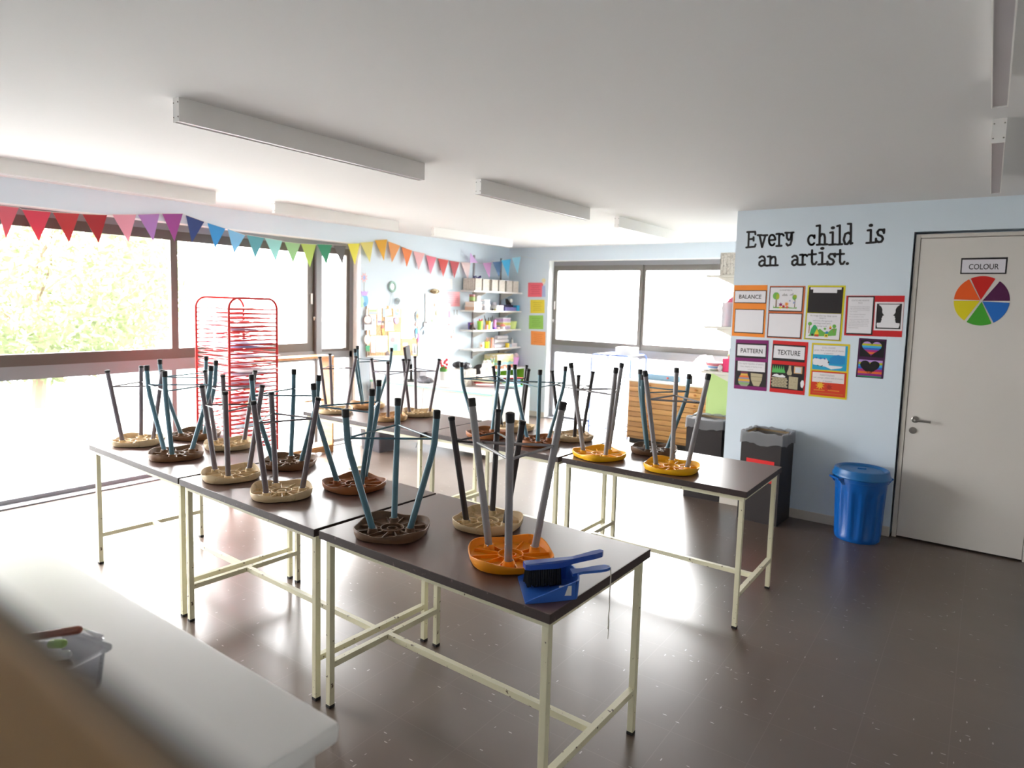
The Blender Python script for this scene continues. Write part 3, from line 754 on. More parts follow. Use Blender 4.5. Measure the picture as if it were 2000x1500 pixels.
vase = [(.575, .215), (.62, .27), (.645, .335), (.643, .40), (.66, .45), (.683, .475), (.652, .495), (.652, .525), (.637, .555), (.645, .58), (.637, .61), (.63, .655), (.60, .665), (.565, .665), (.56, .71), (.575, .78)]
s.part('white_vase', [(WD, [vase + [(1.51-u+.0, v) for u, v in vase[::-1]]])], .002, .0024)
s = Sheet('poster', 'purple poster headed PATTERN with a striped pot and a beige pot', 'poster', wallquad([(1437.6, 662.6), (1501.7, 664.9), (1497, 764.3), (1433.3, 758.5)]), G)
s.part('backing', [('#7d0d63', [rect(0, 0, 1, 1)])], 0, .001)
s.part('black_card', [('#211a1d', [rect(.015, .07, .95, .365), rect(.02, .43, .985, .925)])], .001, .0015)
s.part('title_paper', [(WD, [rect(.06, .1, .92, .325), rect(.09, .435, .925, .63)])], .0015, .002)
s.text('title', [('PATTERN', .165, .83, .175, .265, 1)])
s.text('caption', [('The regular repetition of colours,', .13, .885, .46, .505), ('lines, shapes or forms in an', .18, .83, .52, .56), ('artwork', .41, .58, .58, .605)], .0026, '#a5a1a6')
pot = [(.2, .64), (.41, .64), (.41, .70), (.455, .76), (.48, .82), (.47, .88), (.4, .935), (.22, .935), (.14, .88), (.125, .82), (.15, .76), (.2, .70)]
def clip(poly, v0, v1):
    """horizontal band of a poly symmetric enough to be cut by scanlines"""
    def xs(v):
        r = []
        for (a, b), (c, d) in zip(poly, poly[1:]+poly[:1]):
            if (b-v)*(d-v) <= 0 and b != d: r.append(a+(c-a)*(v-b)/(d-b))
        return min(r), max(r)
    n = 4; L = []; Rr = []
    for k in range(n+1):
        v = v0+(v1-v0)*k/n; a, b = xs(min(max(v, min(q[1] for q in poly)+1e-4), max(q[1] for q in poly)-1e-4)); L.append((a, v)); Rr.append((b, v))
    return L + Rr[::-1]
bands = [('#6c2a48', .642, .68), ('#d8b04a', .68, .72), ('#dd7438', .72, .76), ('#8f8ba0', .76, .79), ('#d9a63c', .79, .835), ('#8f8ba0', .835, .86), ('#84a86c', .86, .90), ('#9a9a8a', .90, .934)]
s.part('striped_pot', [(c, [clip(pot, a, b)]) for c, a, b in bands], .0015, .002)
s.part('beige_pot', [('#b9ad8c', [[(.5, .66), (.86, .67), (.845, .79), (.77, .915), (.6, .91), (.52, .80)]]), ('#8f8468', [rect(.51, .725, .855, .735), rect(.53, .81, .83, .82)])], .0015, .002)
s = Sheet('poster', 'red poster headed TEXTURE with grass, bricks, wood and a bottle cut from paper', 'poster', wallquad([(1510, 664.4), (1578.9, 668.5), (1571.2, 772), (1502.8, 764.8)]), G)
s.part('backing', [('#cf1a1c', [rect(0, 0, 1, 1)])], 0, .001)
s.part('black_card', [('#1f191c', [rect(.01, .07, .94, .385), rect(.015, .455, .955, .925)])], .001, .0015)
s.part('title_paper', [(WD, [rect(.045, .1, .92, .335)])], .0015, .002)
s.text('title', [('TEXTURE', .155, .80, .175, .27, 1)])
gr = [(.03, .62)]
for k in range(6): gr += [(.04+k*.06, .545), (.06+k*.06, .475), (.085+k*.06, .55)]
gr += [(.42, .61)]
brk = []
for r_i in range(6):
    for k in range(5):
        a = .03+k*.09+(r_i % 2)*.03; brk.append(rect(a, .71+r_i*.031, a+.083, .71+r_i*.031+.026))
s.part('collage', [('#56b45c', [gr]), ('#e7e6ea', [[(.04, .69), (.1, .655), (.18, .64), (.26, .665), (.34, .645), (.43, .68), (.42, .7), (.28, .705)], [(.86, .77), (.9, .72), (.95, .73), (.97, .8), (.93, .87), (.88, .85)]]),
   ('#b5a98a', [[(.51, .465), (.57, .465), (.575, .53), (.61, .61), (.59, .645), (.49, .645), (.46, .61), (.5, .53)], [(.53, .67), (.79, .675), (.79, .91), (.54, .905)]] + brk), ('#d8a873', [rect(.66, .47, .89, .605)]), ('#cfd4d8', [rect(.69, .485, .86, .59)]),
   ('#8e8266', [rect(.57, .69, .66, .696), rect(.72, .69, .728, .74), rect(.6, .74, .607, .79), rect(.66, .77, .75, .776), rect(.57, .83, .66, .836), rect(.72, .82, .728, .88)])], .0015, .002)
s = Sheet('poster', 'yellow poster with a blue COOL COLOURS picture above a red WARM COLOURS picture', 'poster', wallquad([(1586, 669.3), (1660.7, 672.7), (1653.5, 781), (1579, 773.5)]), G)
s.part('backing', [('#dcc21c', [rect(0, 0, 1, 1)])], 0, .001)
s.part('cool_picture', [('#1f9fc8', [rect(.045, .035, .945, .49)])], .001, .0015)
s.part('cool_scene', [(WD, [rect(.055, .04, .885, .21), [(.05, .31), (.12, .27), (.25, .3), (.4, .27), (.47, .33), (.48, .40), (.85, .41), (.8, .44), (.55, .47), (.4, .43), (.07, .4)]]), ('#2a62b8', [star(.14, .275, .05, 5, .4), star(.26, .275, .05, 5, .4), star(.37, .285, .05, 5, .4)]), ('#1e86c2', [[(.5, .38), (.5, .27), (.6, .22), (.72, .2), (.9, .24), (.9, .36), (.8, .38)]]),
   ('#241d33', [[(.45, .36), (.47, .31), (.5, .36)], [(.25, .43), (.33, .40), (.31, .43)]]), ('#2c8a5c', [[(.17, .4), (.24, .415), (.2, .43)]])], .0015, .002)
s.part('warm_picture', [('#cf3a1e', [rect(.04, .515, .96, .965)])], .001, .0015)
s.part('warm_scene', [('#e6dfdf', [rect(.07, .54, .905, .72)]), ('#e8b62a', [star(.29, .78, .13, 9)]), ('#a8261c', [star(.53, .80, .1, 8)]), ('#d9822a', [rect(.13, .86, .42, .88), rect(.5, .85, .8, .87)]), ('#c9601e', [rect(.1, .91, .9, .93)])], .0015, .002)
s.text('caption', [('COOL COLOURS', .28, .63, .065, .095), ('green, blue, purple and all shades', .08, .855, .115, .15), ('in between', .34, .58, .17, .195), ('WARM COLOURS', .27, .65, .57, .6), ('red, orange, yellow and all shades', .1, .88, .62, .655), ('in between', .36, .6, .68, .705)], .0024, '#8f8a94')
s = Sheet('poster', 'purple poster with a rainbow striped heart above a black heart on rainbow stripes', 'poster', wallquad([(1678, 660), (1732, 663.3), (1724.7, 740), (1671.3, 736)]), G)
s.part('backing', [('#3f0f3f', [rect(0, 0, 1, 1)])], 0, .001)
s.part('black_card', [('#120d12', [rect(.07, .05, .95, .465)])], .001, .0014)
def heart(cu, cv, w, h):
    P = []
    for k in range(28):
        t = 2*PI*k/28; P.append((cu+w*(16*math.sin(t)**3)/16, cv-h*(13*math.cos(t)-5*math.cos(2*t)-2*math.cos(3*t)-math.cos(4*t)+2.5)/14.5))
    return P
RB = ['#b48fd0', '#b4b428', '#39a9d6', '#2c5fc0', '#b02676', '#dd6a2a', '#8a1f7a']
hp = heart(.49, .26, .36, .185)
hv0, hv1 = min(p[1] for p in hp), max(p[1] for p in hp)
s.part('striped_card', [(c, [rect(.06, .545+k*.058, .93, .603+k*.058)]) for k, c in enumerate(RB)] + [('#1f8f5c', [rect(.06, .951, .93, .98)])], .001, .0014)
def hband(poly, v0, v1):
    """cut a heart by a horizontal band (Sutherland-Hodgman on two half planes)"""
    def cut(P, f):
        o = []
        for (a, b) in zip(P, P[1:]+P[:1]):
            fa, fb = f(a), f(b)
            if fa >= 0: o.append(a)
            if fa*fb < 0: t = fa/(fa-fb); o.append((a[0]+(b[0]-a[0])*t, a[1]+(b[1]-a[1])*t))
        return o
    return cut(cut(poly, lambda p: p[1]-v0), lambda p: v1-p[1])
hh = (hv1-hv0)/7
s.part('rainbow_heart', [(c, [hband(hp, hv0+k*hh, hv0+(k+1)*hh)]) for k, c in enumerate(RB)], .0014, .002)
s.part('black_heart', [('#120d12', [heart(.48, .75, .36, .19)])], .0014, .002)

# sign and colour wheel on the door
YD = YT+.025
s = Sheet('sign', 'black bordered white sign reading COLOUR on the door', 'sign', wallquad([(1877.6, 504), (1968.8, 502.4), (1965.6, 535.2), (1875.2, 535.2)], YD), None)
s.part('border', [('#151113', [rect(0, 0, 1, 1)])], 0, .001); s.part('paper', [('#d9d5dc', [rect(.03, .11, .965, .92)])], .001, .0016); s.text('lettering', [('COLOUR', .18, .83, .38, .72, 1)], .002)
cw = Vector(ony(1915.5, 587, YD)); wr = (ony(1968, 587, YD)-ony(1863, 588.5, YD)).length/2; wrz = (ony(1918, 540.5, YD)-ony(1911, 633.8, YD)).length/2
wq = thing('colour_wheel', 'paper colour wheel of six coloured wedges on the door', 'colour wheel', cw)
for col, a0, a1, lab in (('#c4160e', 62, 117, 'red wedge'), ('#e4560e', 119, 179, 'orange wedge'), ('#d8c80e', 181, 238, 'yellow wedge'), ('#3d9c26', 240, 296, 'green wedge'), ('#1766bd', 299, 358, 'blue wedge'), ('#4d0a42', 1, 55, 'purple wedge')):
    am = R((a0+a1)/2); o0 = (.004*math.cos(am), .004*math.sin(am))
    if a0 in (1, 299, 240): o0 = (o0[0]+.006, o0[1]-.004)
    P = [(o0[0], o0[1])] + [(o0[0]+wr*math.cos(R(a0+(a1-a0)*k/12)), o0[1]+wrz*math.sin(R(a0+(a1-a0)*k/12))) for k in range(13)]
    MB().prism(P, lambda u, v, d: (u, -.0005-d, v), 0, .0012).build('wedge', card(col), wq)['label'] = lab

# ================================================================ painted lettering
def stroke_glyphs():
    """each glyph: strokes in a 0..1 box (x right, y down), curly hand lettering with slab ends"""
    def arc(cx, cy, rx, ry, a0, a1, n=12): return [(cx+rx*math.cos(R(a0+(a1-a0)*k/n)), cy+ry*math.sin(R(a0+(a1-a0)*k/n))) for k in range(n+1)]
    g = {}
    g['E'] = [[(.1, .02), (.95, .0), (.98, .16)], [(.28, .02), (.22, .98)], [(.25, .48), (.78, .44)], [(.0, 1.0), (.9, .95), (1, .8)], [(.78, .34), (.78, .56)]]
    g['v'] = [[(.0, .02), (.45, .02)], [(.2, .02), (.48, 1.0), (.85, .04)], [(.62, .04), (1.05, .02)]]
    g['e'] = [[(.08, .52), (.92, .46)] + arc(.5, .46, .42, .44, 0, -180)[1:] + arc(.5, .52, .42, .46, 180, 40)]
    g['r'] = [[(.0, .06), (.35, .03), (.33, .96)], [(.0, .98), (.65, .96)], [(.34, .35)] + arc(.65, .3, .3, .25, 200, 330)]
    g['y'] = [[(.0, .02), (.4, .02)], [(.18, .02), (.2, .42), (.4, .58), (.62, .5), (.78, .02)], [(.6, .02), (1.0, .0)], [(.8, .02), (.76, .6), (.62, .92), (.3, 1.0), (.14, .86)]]
    g['c'] = [[(.92, .18)] + arc(.52, .5, .46, .46, -50, -320, 16), [(.92, .05), (.9, .3)]]
    g['h'] = [[(.0, .03), (.32, .0), (.28, .97)], [(.02, .99), (.5, .97)], [(.3, .6), (.5, .44), (.74, .46), (.82, .62), (.8, .97)], [(.62, .98), (1.05, .96)]]
    g['i'] = [[(.2, .34), (.58, .32), (.55, .97)], [(.05, .99), (1.0, .96)]]
    g['l'] = [[(.0, .04), (.5, .0), (.48, .97)], [(.05, .99), (.95, .97)]]
    g['d'] = [[(.55, .0), (.92, .0), (.88, .97), (1.08, .94)], [(.88, .52), (.6, .42), (.22, .5), (.05, .76), (.2, .98), (.5, .98), (.86, .78)]]
    g['s'] = [[(.9, .2), (.72, .03), (.4, .03), (.18, .22), (.3, .44), (.66, .54), (.8, .74), (.62, .96), (.3, .99), (.05, .86)], [(.92, .0), (.9, .28)], [(.04, .72), (.03, 1.0)]]
    g['a'] = [[(.1, .16), (.34, .02), (.62, .06), (.76, .26), (.74, .9), (1.05, .96)], [(.74, .46), (.4, .44), (.1, .62), (.08, .86), (.3, 1.0), (.56, .92), (.75, .7)]]
    g['n'] = [[(.0, .05), (.28, .02), (.26, .97)], [(.0, .99), (.48, .97)], [(.27, .4), (.48, .1), (.74, .08), (.82, .3), (.8, .97)], [(.6, .98), (1.05, .96)]]
    g['t'] = [[(.45, .0), (.42, .8), (.55, .98), (.8, .97), (.98, .82)], [(.02, .3), (.92, .27)]]
    return g
GL = stroke_glyphs()
def px4(x, y): return (1400+x/3.3333, 400+y/3.3333)
words = {'Every': [('E', 192, 253, 176, 278), ('v', 266, 326, 196, 276), ('e', 336, 384, 194, 266), ('r', 388, 440, 186, 270), ('y', 446, 500, 180, 266)],
 'child': [('c', 592, 640, 196, 264), ('h', 650, 716, 134, 262), ('i', 730, 774, 140, 262), ('l', 784, 818, 134, 260), ('d', 824, 878, 124, 258)],
 'is': [('i', 972, 1026, 124, 250), ('s', 1034, 1094, 160, 244)], 'an': [('a', 272, 326, 334, 400), ('n', 332, 394, 334, 396)],
 'artist': [('a', 486, 538, 330, 394), ('r', 542, 592, 322, 392), ('t', 596, 650, 296, 390), ('i', 658, 708, 274, 390), ('s', 718, 774, 318, 390), ('t', 780, 832, 294, 388)]}
wl = thing('wall_lettering', 'black curly lettering reading Every child is an artist above the posters', 'lettering', ony(1590, 522, YT))
LW = Vector(wl.location)
m_ink = mat('#141014', .5, .02)
for w, gl in words.items():
    mb = MB()
    for ch, x0, x1, y0, y1 in gl:
        for st in GL[ch]:
            pts = [ony(*px4(x0+(x1-x0)*u, y0+(y1-y0)*v), YT)-LW for u, v in st]
            r = .0085
            # flat ribbon with round joints
            for a, b in zip(pts[:-1], pts[1:]):
                t = (b-a).normalized(); nrm = Vector((-t.z, 0, t.x))
                mb.prism([(a+nrm*r), (b+nrm*r), (b-nrm*r), (a-nrm*r)] if False else [((a+nrm*r).x, (a+nrm*r).z), ((b+nrm*r).x, (b+nrm*r).z), ((b-nrm*r).x, (b-nrm*r).z), ((a-nrm*r).x, (a-nrm*r).z)], lambda u, v, d: (u, -d, v), .0002, .0011)
            for q in pts: mb.prism([(q.x+r*math.cos(2*PI*k/10), q.z+r*math.sin(2*PI*k/10)) for k in range(10)], lambda u, v, d: (u, -d, v), .0002, .0012)
        if ch == 'i':
            c = ony(*px4((x0+x1)/2+4, y0+10), YT)-LW
            mb.prism([(c.x+.016*math.cos(2*PI*k/14), c.z+.0125*math.sin(2*PI*k/14)) for k in range(14)], lambda u, v, d: (u, -d, v), .0002, .0012)
    if w == 'artist':
        c = ony(*px4(850, 383), YT)-LW
        mb.prism([(c.x+.012*math.cos(2*PI*k/14), c.z+.012*math.sin(2*PI*k/14)) for k in range(14)], lambda u, v, d: (u, -d, v), .0002, .0012)
    mb.build('word', m_ink, wl)

# ================================================================ bins by the inner wall
m_blk = mat('#231c1d', .55, .1, 12); m_liner = glass('bin liner', (.85, .85, .87), .12, .5, (.62, .63, .66)); m_inner = mat('#9c8768', .8, .1, 8)
def square_bin(x, y, rz, w, h, label, sticker=None):
    t = thing('waste_bin', label, 'bin', (x, y, 0), rz)
    a = w/2; tk = .006
    mb = MB()
    for s in (-1, 1):
        mb.box(s*a-(tk if s > 0 else 0), s*a+(0 if s > 0 else tk), -a, a, 0, h).box(-a+tk, a-tk, s*a-(tk if s > 0 else 0), s*a+(0 if s > 0 else tk), 0, h)
    mb.box(-a+tk, a-tk, -a+tk, a-tk, 0, .01).build('bin_body', m_blk, t)
    rr = random.Random(int(x*100))
    n = 48; rings = []
    def sq(s, k):
        q = 4*k/n; i = int(q); f = q-i; c = [(-1, -1), (1, -1), (1, 1), (-1, 1), (-1, -1)]
        return Vector(((c[i][0]+(c[i+1][0]-c[i][0])*f)*s, (c[i][1]+(c[i+1][1]-c[i][1])*f)*s, 0))
    drop = [h-.08+rr.uniform(-.007, .007)+.008*math.sin(k*.7) for k in range(n)]
    wob = [rr.uniform(0, .006) for k in range(n)]; hz = [h+.012+rr.uniform(-.006, .012) for k in range(n)]
    vs = []
    for fac, zf in ((a-.012, lambda k: h-.16), (a-.010, lambda k: h-.02), (a-.003, lambda k: hz[k]), (a+.004, lambda k: hz[k]-.003), (a+.006, lambda k: h-.03), (a+.007, lambda k: drop[k])):
        for k in range(n):
            v = sq(fac+(wob[k] if fac > a else 0), k); v.z = zf(k); vs.append(v)
    fs = []
    for i in range(5):
        for k in range(n): fs.append((i*n+k, i*n+(k+1) % n, (i+1)*n+(k+1) % n, (i+1)*n+k))
    MB().add(vs, fs).build('bin_liner', m_liner, t, True)
    MB().box(-a+.014, a-.014, -a+.014, a-.014, h-.17, h-.165).box(-a+.008, -a+.010, -a+.01, a-.01, h-.15, h-.004).box(a-.010, a-.008, -a+.01, a-.01, h-.15, h-.004).box(-a+.01, a-.01, a-.010, a-.008, h-.15, h-.004).box(-a+.01, a-.01, -a+.008, -a+.010, h-.15, h-.004).build('inner_sleeve', m_inner, t)
    return t, a
b1, a_ = square_bin(-1.385, 5.525, R(-4), .315, .715, 'tall black square bin with clear liner and red sticker, against the blue wall')
Q = Quad((-a_+.05, -a_-.0005, .512), (a_-.045, -a_-.0005, .512), (a_-.045, -a_-.0005, .335), (-a_+.05, -a_-.0005, .335), (0, -1, 0), (0, 0, 0))
mb = MB().mat(0); mb.prism(rect(0, 0, 1, 1), Q, 0, .001); mb.mat(1)
Q.text(mb, 'd ff i', .14, .93, .2, .62, .0014, True)
mb.build('sticker', [card('#d81e22'), card('#eeeae8')], b1, fix=False)['label'] = 'red sticker with white letters'
square_bin(-1.985, 5.86, R(3), .315, .715, 'black square bin with clear liner standing just behind the wall corner')
# blue round bin
m_bb = mat('#0a55a4', .3, .06, 5); m_bl = mat('#1160a0', .35, .06, 5)
bb_ = thing('round_bin', 'blue ribbed round plastic bin with lid beside the door', 'bin', (-.690, 5.505, 0), .3)
mb = MB(); N = 96; vs = []; fs = []
rings = [(0, .0, 0), (.148, .0, 0), (.154, .008, 0), (.157, .03, 0), (.159, .05, 1), (.172, .37, 1), (.174, .39, 0), (.178, .45, 0), (.185, .452, 0), (.186, .475, 0), (.178, .477, 0), (.178, .5, 0), (0, .5, 0)]
for r, z, rib in rings:
    for k in range(N):
        a = 2*PI*k/N; q = r
        if rib: q -= .010 if (k % 8) in (2, 3, 4, 5) else 0
        vs.append((q*math.cos(a), q*math.sin(a), z))
for i in range(len(rings)-1):
    for k in range(N): fs.append((i*N+k, i*N+(k+1) % N, (i+1)*N+(k+1) % N, (i+1)*N+k))
mb.add(vs, fs).build('bin_body', m_bb, bb_, True)
MB().lathe([(.176, .478), (.196, .478), (.199, .484), (.197, .496), (.190, .506), (.187, .525), (.183, .537), (.172, .541), (.16, .536), (.15, .524), (.08, .528), (.04, .532), (0, .533)], 64).build('lid', m_bl, bb_, True)
MB().bbox(-.03, .03, -.008, .008, .53, .542, .003).build('lid_grip', m_bl, bb_)
for s in (3.55, .41):
    T = Matrix.Rotation(s, 4, 'Z')
    hb = MB()
    for q in (-.06, .048): hb.add([T @ Vector(v) for v in [(.176, q, .475), (.215, q, .47), (.178, q, .425), (.176, q+.012, .475), (.215, q+.012, .47), (.178, q+.012, .425)]], [(0, 1, 2), (3, 5, 4), (0, 3, 4, 1), (1, 4, 5, 2), (2, 5, 3, 0)])
    hb.bbox(.203, .218, -.06, .06, .46, .474, .003, T); hb.build('side_handle', m_bb, bb_)

# ================================================================ bunting
FL = [(-7, 400.8, 36.8, 405.4, 9.8, 466.3, '#d86a7a'), (42.7, 409.2, 99.8, 413.8, 75.3, 471.5, '#d8465e'), (103.3, 414.5, 155, 417.3, 134.8, 474, '#bf3a3f'), (161, 418, 209.3, 419.7, 191.8, 475, '#ad2730'),
 (219.8, 419, 266, 419, 249.2, 473.3, '#dfa3b4'), (269.5, 419, 311.5, 417.3, 299.3, 470.8, '#b487c8'), (316.8, 417.3, 357, 417.3, 340.2, 471.5, '#a34d9c'), (362.3, 420, 399, 433, 374.5, 474, '#2b4484'),
 (405, 434.8, 440.3, 446.3, 416.5, 485.5, '#3a9fd8'), (444.5, 447, 478.8, 459.3, 455.7, 496, '#86c3e2'), (482.3, 458.6, 516.3, 464.5, 496.3, 504.8, '#62aab4'), (516.3, 464.5, 551.3, 470.5, 533.8, 511, '#a3d6d2'),
 (555.5, 472.2, 587, 476, 569.8, 514.6, '#a5cc9a'), (588, 475.7, 617.8, 477.5, 604.8, 522.3, '#b6cc66'), (619.5, 476.8, 648.6, 477.8, 635.3, 517.7, '#3a9a72'), (651, 478.5, 675.5, 479.2, 664.3, 517.7, '#6d6b68'),
 (678.3, 475.8, 703, 475, 693, 517.5, '#e2da3c'), (703.8, 473.8, 729.3, 472, 719.5, 512.5, '#e6dc86'), (732.5, 469.3, 756.3, 467.5, 746.8, 508.8, '#ecb843'), (757.5, 471.3, 782, 480, 762.5, 512.5, '#f0ad6c'),
 (783.8, 482, 805, 489.5, 789.5, 521.3, '#f0915a'), (807.5, 490.5, 829.5, 495, 816.3, 527.5, '#f0bfc2'), (832, 498.3, 852.5, 503, 840, 536.3, '#ee7f98'), (855, 504.5, 876.3, 508, 862.5, 541.3, '#dd5c58'),
 (878.3, 509, 897.5, 511.8, 885.5, 543.8, '#c9525a'), (899.3, 511.5, 919.3, 513, 909.5, 547.5, '#f2dcdc'), (917.5, 513.2, 933.8, 513.8, 913.8, 493.8, '#d2a8dc'), (942.5, 513.8, 960, 512.5, 951.3, 543.8, '#cf9ac8'),
 (961.8, 511.3, 980, 510, 973.8, 542.5, '#5f7fa8'), (979.5, 508, 997.5, 505.8, 990.8, 541.3, '#5cc3ea'), (1000, 503.8, 1017, 500.8, 1010.8, 535, '#a8dcee')]
CN = {0: 'rose', 1: 'crimson pink', 2: 'red', 3: 'dark red', 4: 'pale pink', 5: 'lavender', 6: 'purple', 7: 'navy blue', 8: 'bright blue', 9: 'light blue', 10: 'teal', 11: 'pale aqua', 12: 'soft green', 13: 'lime green', 14: 'green', 15: 'dark grey', 16: 'yellow', 17: 'pale yellow', 18: 'amber', 19: 'light orange', 20: 'orange', 21: 'blush pink', 22: 'pink', 23: 'coral red', 24: 'deep red', 25: 'off white', 26: 'flipped lavender', 27: 'pinkish purple', 28: 'steel blue', 29: 'cyan', 30: 'pale blue'}
def flagX(i): return XL+.02 + (0 if i < 26 else (i-25)*.05)
bu = thing('bunting', 'string of multicoloured triangular pennants across the top of the left windows and wall', 'bunting', (XL+.02, 4.3, 2.3))
BL = Vector(bu.location); sp = []
for i, f in enumerate(FL):
    X = flagX(i); a, b, c = onx(f[0], f[1], X), onx(f[2], f[3], X), onx(f[4], f[5], X)
    if i == 26: a, b, c = onx(917.5, 513.2, X), onx(933.8, 513.8, X), onx(914, 494, X)
    c = c + Vector((rnd.uniform(.0, .05), 0, 0)); a = a+Vector((rnd.uniform(-.004, .006), 0, 0))
    n = (b-a).cross(c-a).normalized()*.0006
    MB().add([a-BL-n, b-BL-n, c-BL-n, a-BL+n, b-BL+n, c-BL+n], [(0, 2, 1), (3, 4, 5), (0, 1, 4, 3), (1, 2, 5, 4), (2, 0, 3, 5)]).build('pennant', paper(f[6], .28), bu)['label'] = CN[i]+' pennant'
    sp += [a-BL, b-BL] if i != 26 else [a-BL, b-BL]
sp.append(Vector((-5.52, YB-.003, 2.36))-BL)
MB().tube(sp, .0018, 5).build('string', mat('#d8d4cc', .8), bu)
# ================================================================ things pinned to the left wall
def lq(x0, y0, x1, y1, off=.0008, px=None):
    P = px or [(x0, y0), (x1, y0), (x1, y1), (x0, y1)]
    return Quad(*[onx(x, y, XL+off) for x, y in P], (1, 0, 0))
def lsheet(name, label, cat, box, items, group=None, off=.0008, px=None):
    """flat paper thing on the left wall; items = list of (part name, [(colour, polys)])"""
    s = Sheet(name, label, cat, lq(*box, off=off, px=px) if px is None else lq(0, 0, 0, 0, off, px), group)
    for k, it in enumerate(items): s.part(it[0], it[1], .0005+k*.0012, .0014+k*.0012)
    return s
FULL = [rect(0, 0, 1, 1)]
lsheet('paper_flower', 'pink and blue paper flower above the paper vase by the narrow window', 'paper flower', (703, 532, 719, 570), [('stem', [('#9aa3a0', [rect(.47, .5, .53, 1)])]),
   ('petals', [('#e8b4b8', [star(.5, .27, .48, 8, .6)]), ('#8f9ed0', [ell(.5, .27, .16, .12)])])])
lsheet('paper_vase', 'paper vase in purple, blue and green by the narrow window', 'paper vase', (704, 568, 719, 600), [('vase', [('#59a5e0', [ell(.55, .6, .45, .38)]), ('#a9d6b0', [[(.0, .4), (.35, .35), (.45, .6), (.42, 1), (.02, 1)]])]),
   ('neck', [('#b493d6', [[(.0, .0), (.2, .08), (.5, .0), (.8, .08), (1, .0), (.8, .3), (.2, .3)]]), ('#2f88b8', [ell(.55, .8, .2, .12)])])])
# hanging mirror ornament
o = thing('hanging_ornament', 'round pale green beaded ornament hanging above the pinboard', 'ornament', onx(766, 560, XL+.01))
oc = Vector(o.location); rr_ = (onx(766, 569, XL)-onx(766, 550, XL)).length/2
T = Matrix.Rotation(PI/2, 4, 'Y')
mb = MB()
for k in range(22):
    a = 2*PI*k/22; mb.ball((.004, rr_*.8*math.cos(a), rr_*.95*math.sin(a)), .016, 8)
mb.build('beaded_ring', mat('#a9c9bf', .5), o, True)
MB().prism(ell(0, 0, rr_*.5, rr_*.6), lambda u, v, d: (d, u, v), .0, .006).build('mirror', mat('#f2f4f4', .1), o)
mb = MB()
for dy in (-.055, 0, .055): mb.tube([(.004, dy*.15, -rr_), (.004, dy, -rr_-.19)], .0022, 5)
mb.build('hanging_thread', mat('#b9c4c6', .7), o)
o = thing('curl_ornament', 'small grey curled wire ornament just above the pinboard top edge', 'ornament', onx(776, 589, XL+.01))
MB().tube([(.004, .04*math.cos(t*.45)*(1-t*.03), .045*math.sin(t*.45)*(1-t*.03)) for t in range(22)], .007, 6).build('curl', mat('#9fa8aa', .6), o, True)
# pinboard and what is pinned on it
PBX = XL+.02
pb = thing('pinboard', 'white framed cork pinboard crowded with papers above the white desk', 'pinboard', onx(764, 698, XL))
po = Vector(pb.location)
Qb = Quad(*[onx(x, y, XL+.002) for x, y in ((715, 598), (815, 599.5), (815, 697.5), (715, 697))], (1, 0, 0), po)
mb = MB().mat(0); mb.prism(FULL[0], Qb, 0, .012); mb.mat(1)
for p in (rect(0, 0, 1, .035), rect(0, .975, 1, 1), rect(0, .035, .012, .975), rect(.988, .035, 1, .975)): mb.prism(p, Qb, .012, .018)
mb.build('board', [worn('#e2bd92', '#cfa474', .8, 60, .45, .6), m_white], pb)
def zq(x, y): return (690+x/7.5, 500+y/7.5)
def pin(name, label, x0, y0, x1, y1, items, lv=0, cat='pinned paper'):
    a = zq(x0, y0); b = zq(x1, y1)
    return lsheet(name, label, cat, (a[0], a[1], b[0], b[1]), items, 'papers on the pinboard', .0165+lv*.0022)
W_ = '#f3f1f0'
pin('landscape_drawing', 'small green and grey landscape drawing at the top left of the pinboard', 225, 755, 345, 858, [('paper', [('#d5d8c8', FULL)]), ('drawing', [('#a9b98a', [rect(.05, .3, .95, .6)]), ('#a3adb8', [rect(.05, .65, .95, .95)])])])
pin('photo_strip', 'tall paper strip with purple pictures, second from the left on the pinboard', 352, 755, 412, 1010, [('paper', [(W_, FULL)]), ('pictures', [('#b9b2c6', [rect(.15, .3, .85, .45), rect(.15, .55, .85, .68)]), ('#8c6f95', [rect(.1, .75, .9, .88)])])])
pin('blue_card', 'narrow blue card at the top of the pinboard beside the orange peg', 432, 760, 470, 890, [('card', [('#a9cdea', FULL)])])
pin('white_note', 'white note tilted under the orange peg on the pinboard', 460, 770, 562, 880, [('paper', [('#f5f3f0', [[(.0, .15), (.9, .0), (1, .85), (.1, 1)]])])], 1)
pin('orange_peg', 'small orange bird shaped peg on the top edge of the pinboard', 482, 715, 528, 780, [('peg', [('#e59a3a', [star(.5, .5, .5, 5, .9)])])], 3, 'peg')
pin('balloon_drawing', 'green edged drawing of a rainbow balloon on the pinboard', 584, 752, 702, 1092, [('paper', [('#b4d08a', FULL)]), ('drawing_sheet', [('#efeee6', [rect(.02, .02, .85, .42)])]), ('balloon', [('#9fd0c0', [ell(.45, .2, .32, .16)]), ('#e9d98a', [ell(.55, .14, .2, .09)]), ('#8fb7de', [ell(.4, .27, .18, .07)]), ('#c79a66', [rect(.0, .45, .95, .98)])])])
pin('pompom', 'purple woolly pompom hanging on the balloon drawing', 584, 880, 676, 1010, [('wool', [('#a98fcf', [star(.5, .5, .5, 14, 1)])]), ('core', [('#b59ad8', [ell(.5, .5, .36, .36)])])], 4, 'pompom')
pin('lined_sheet', 'white ruled sheet at the top right of the pinboard', 706, 765, 930, 985, [('paper', [(W_, FULL)]), ('lines', [('#a9a9b2', [rect(.02, .12+.18*k, .96, .14+.18*k) for k in range(5)])])], 0)
pin('white_sheet', 'plain white sheet below the ruled one on the pinboard', 700, 985, 925, 1212, [('paper', [('#eef0f4', FULL)])], 0)
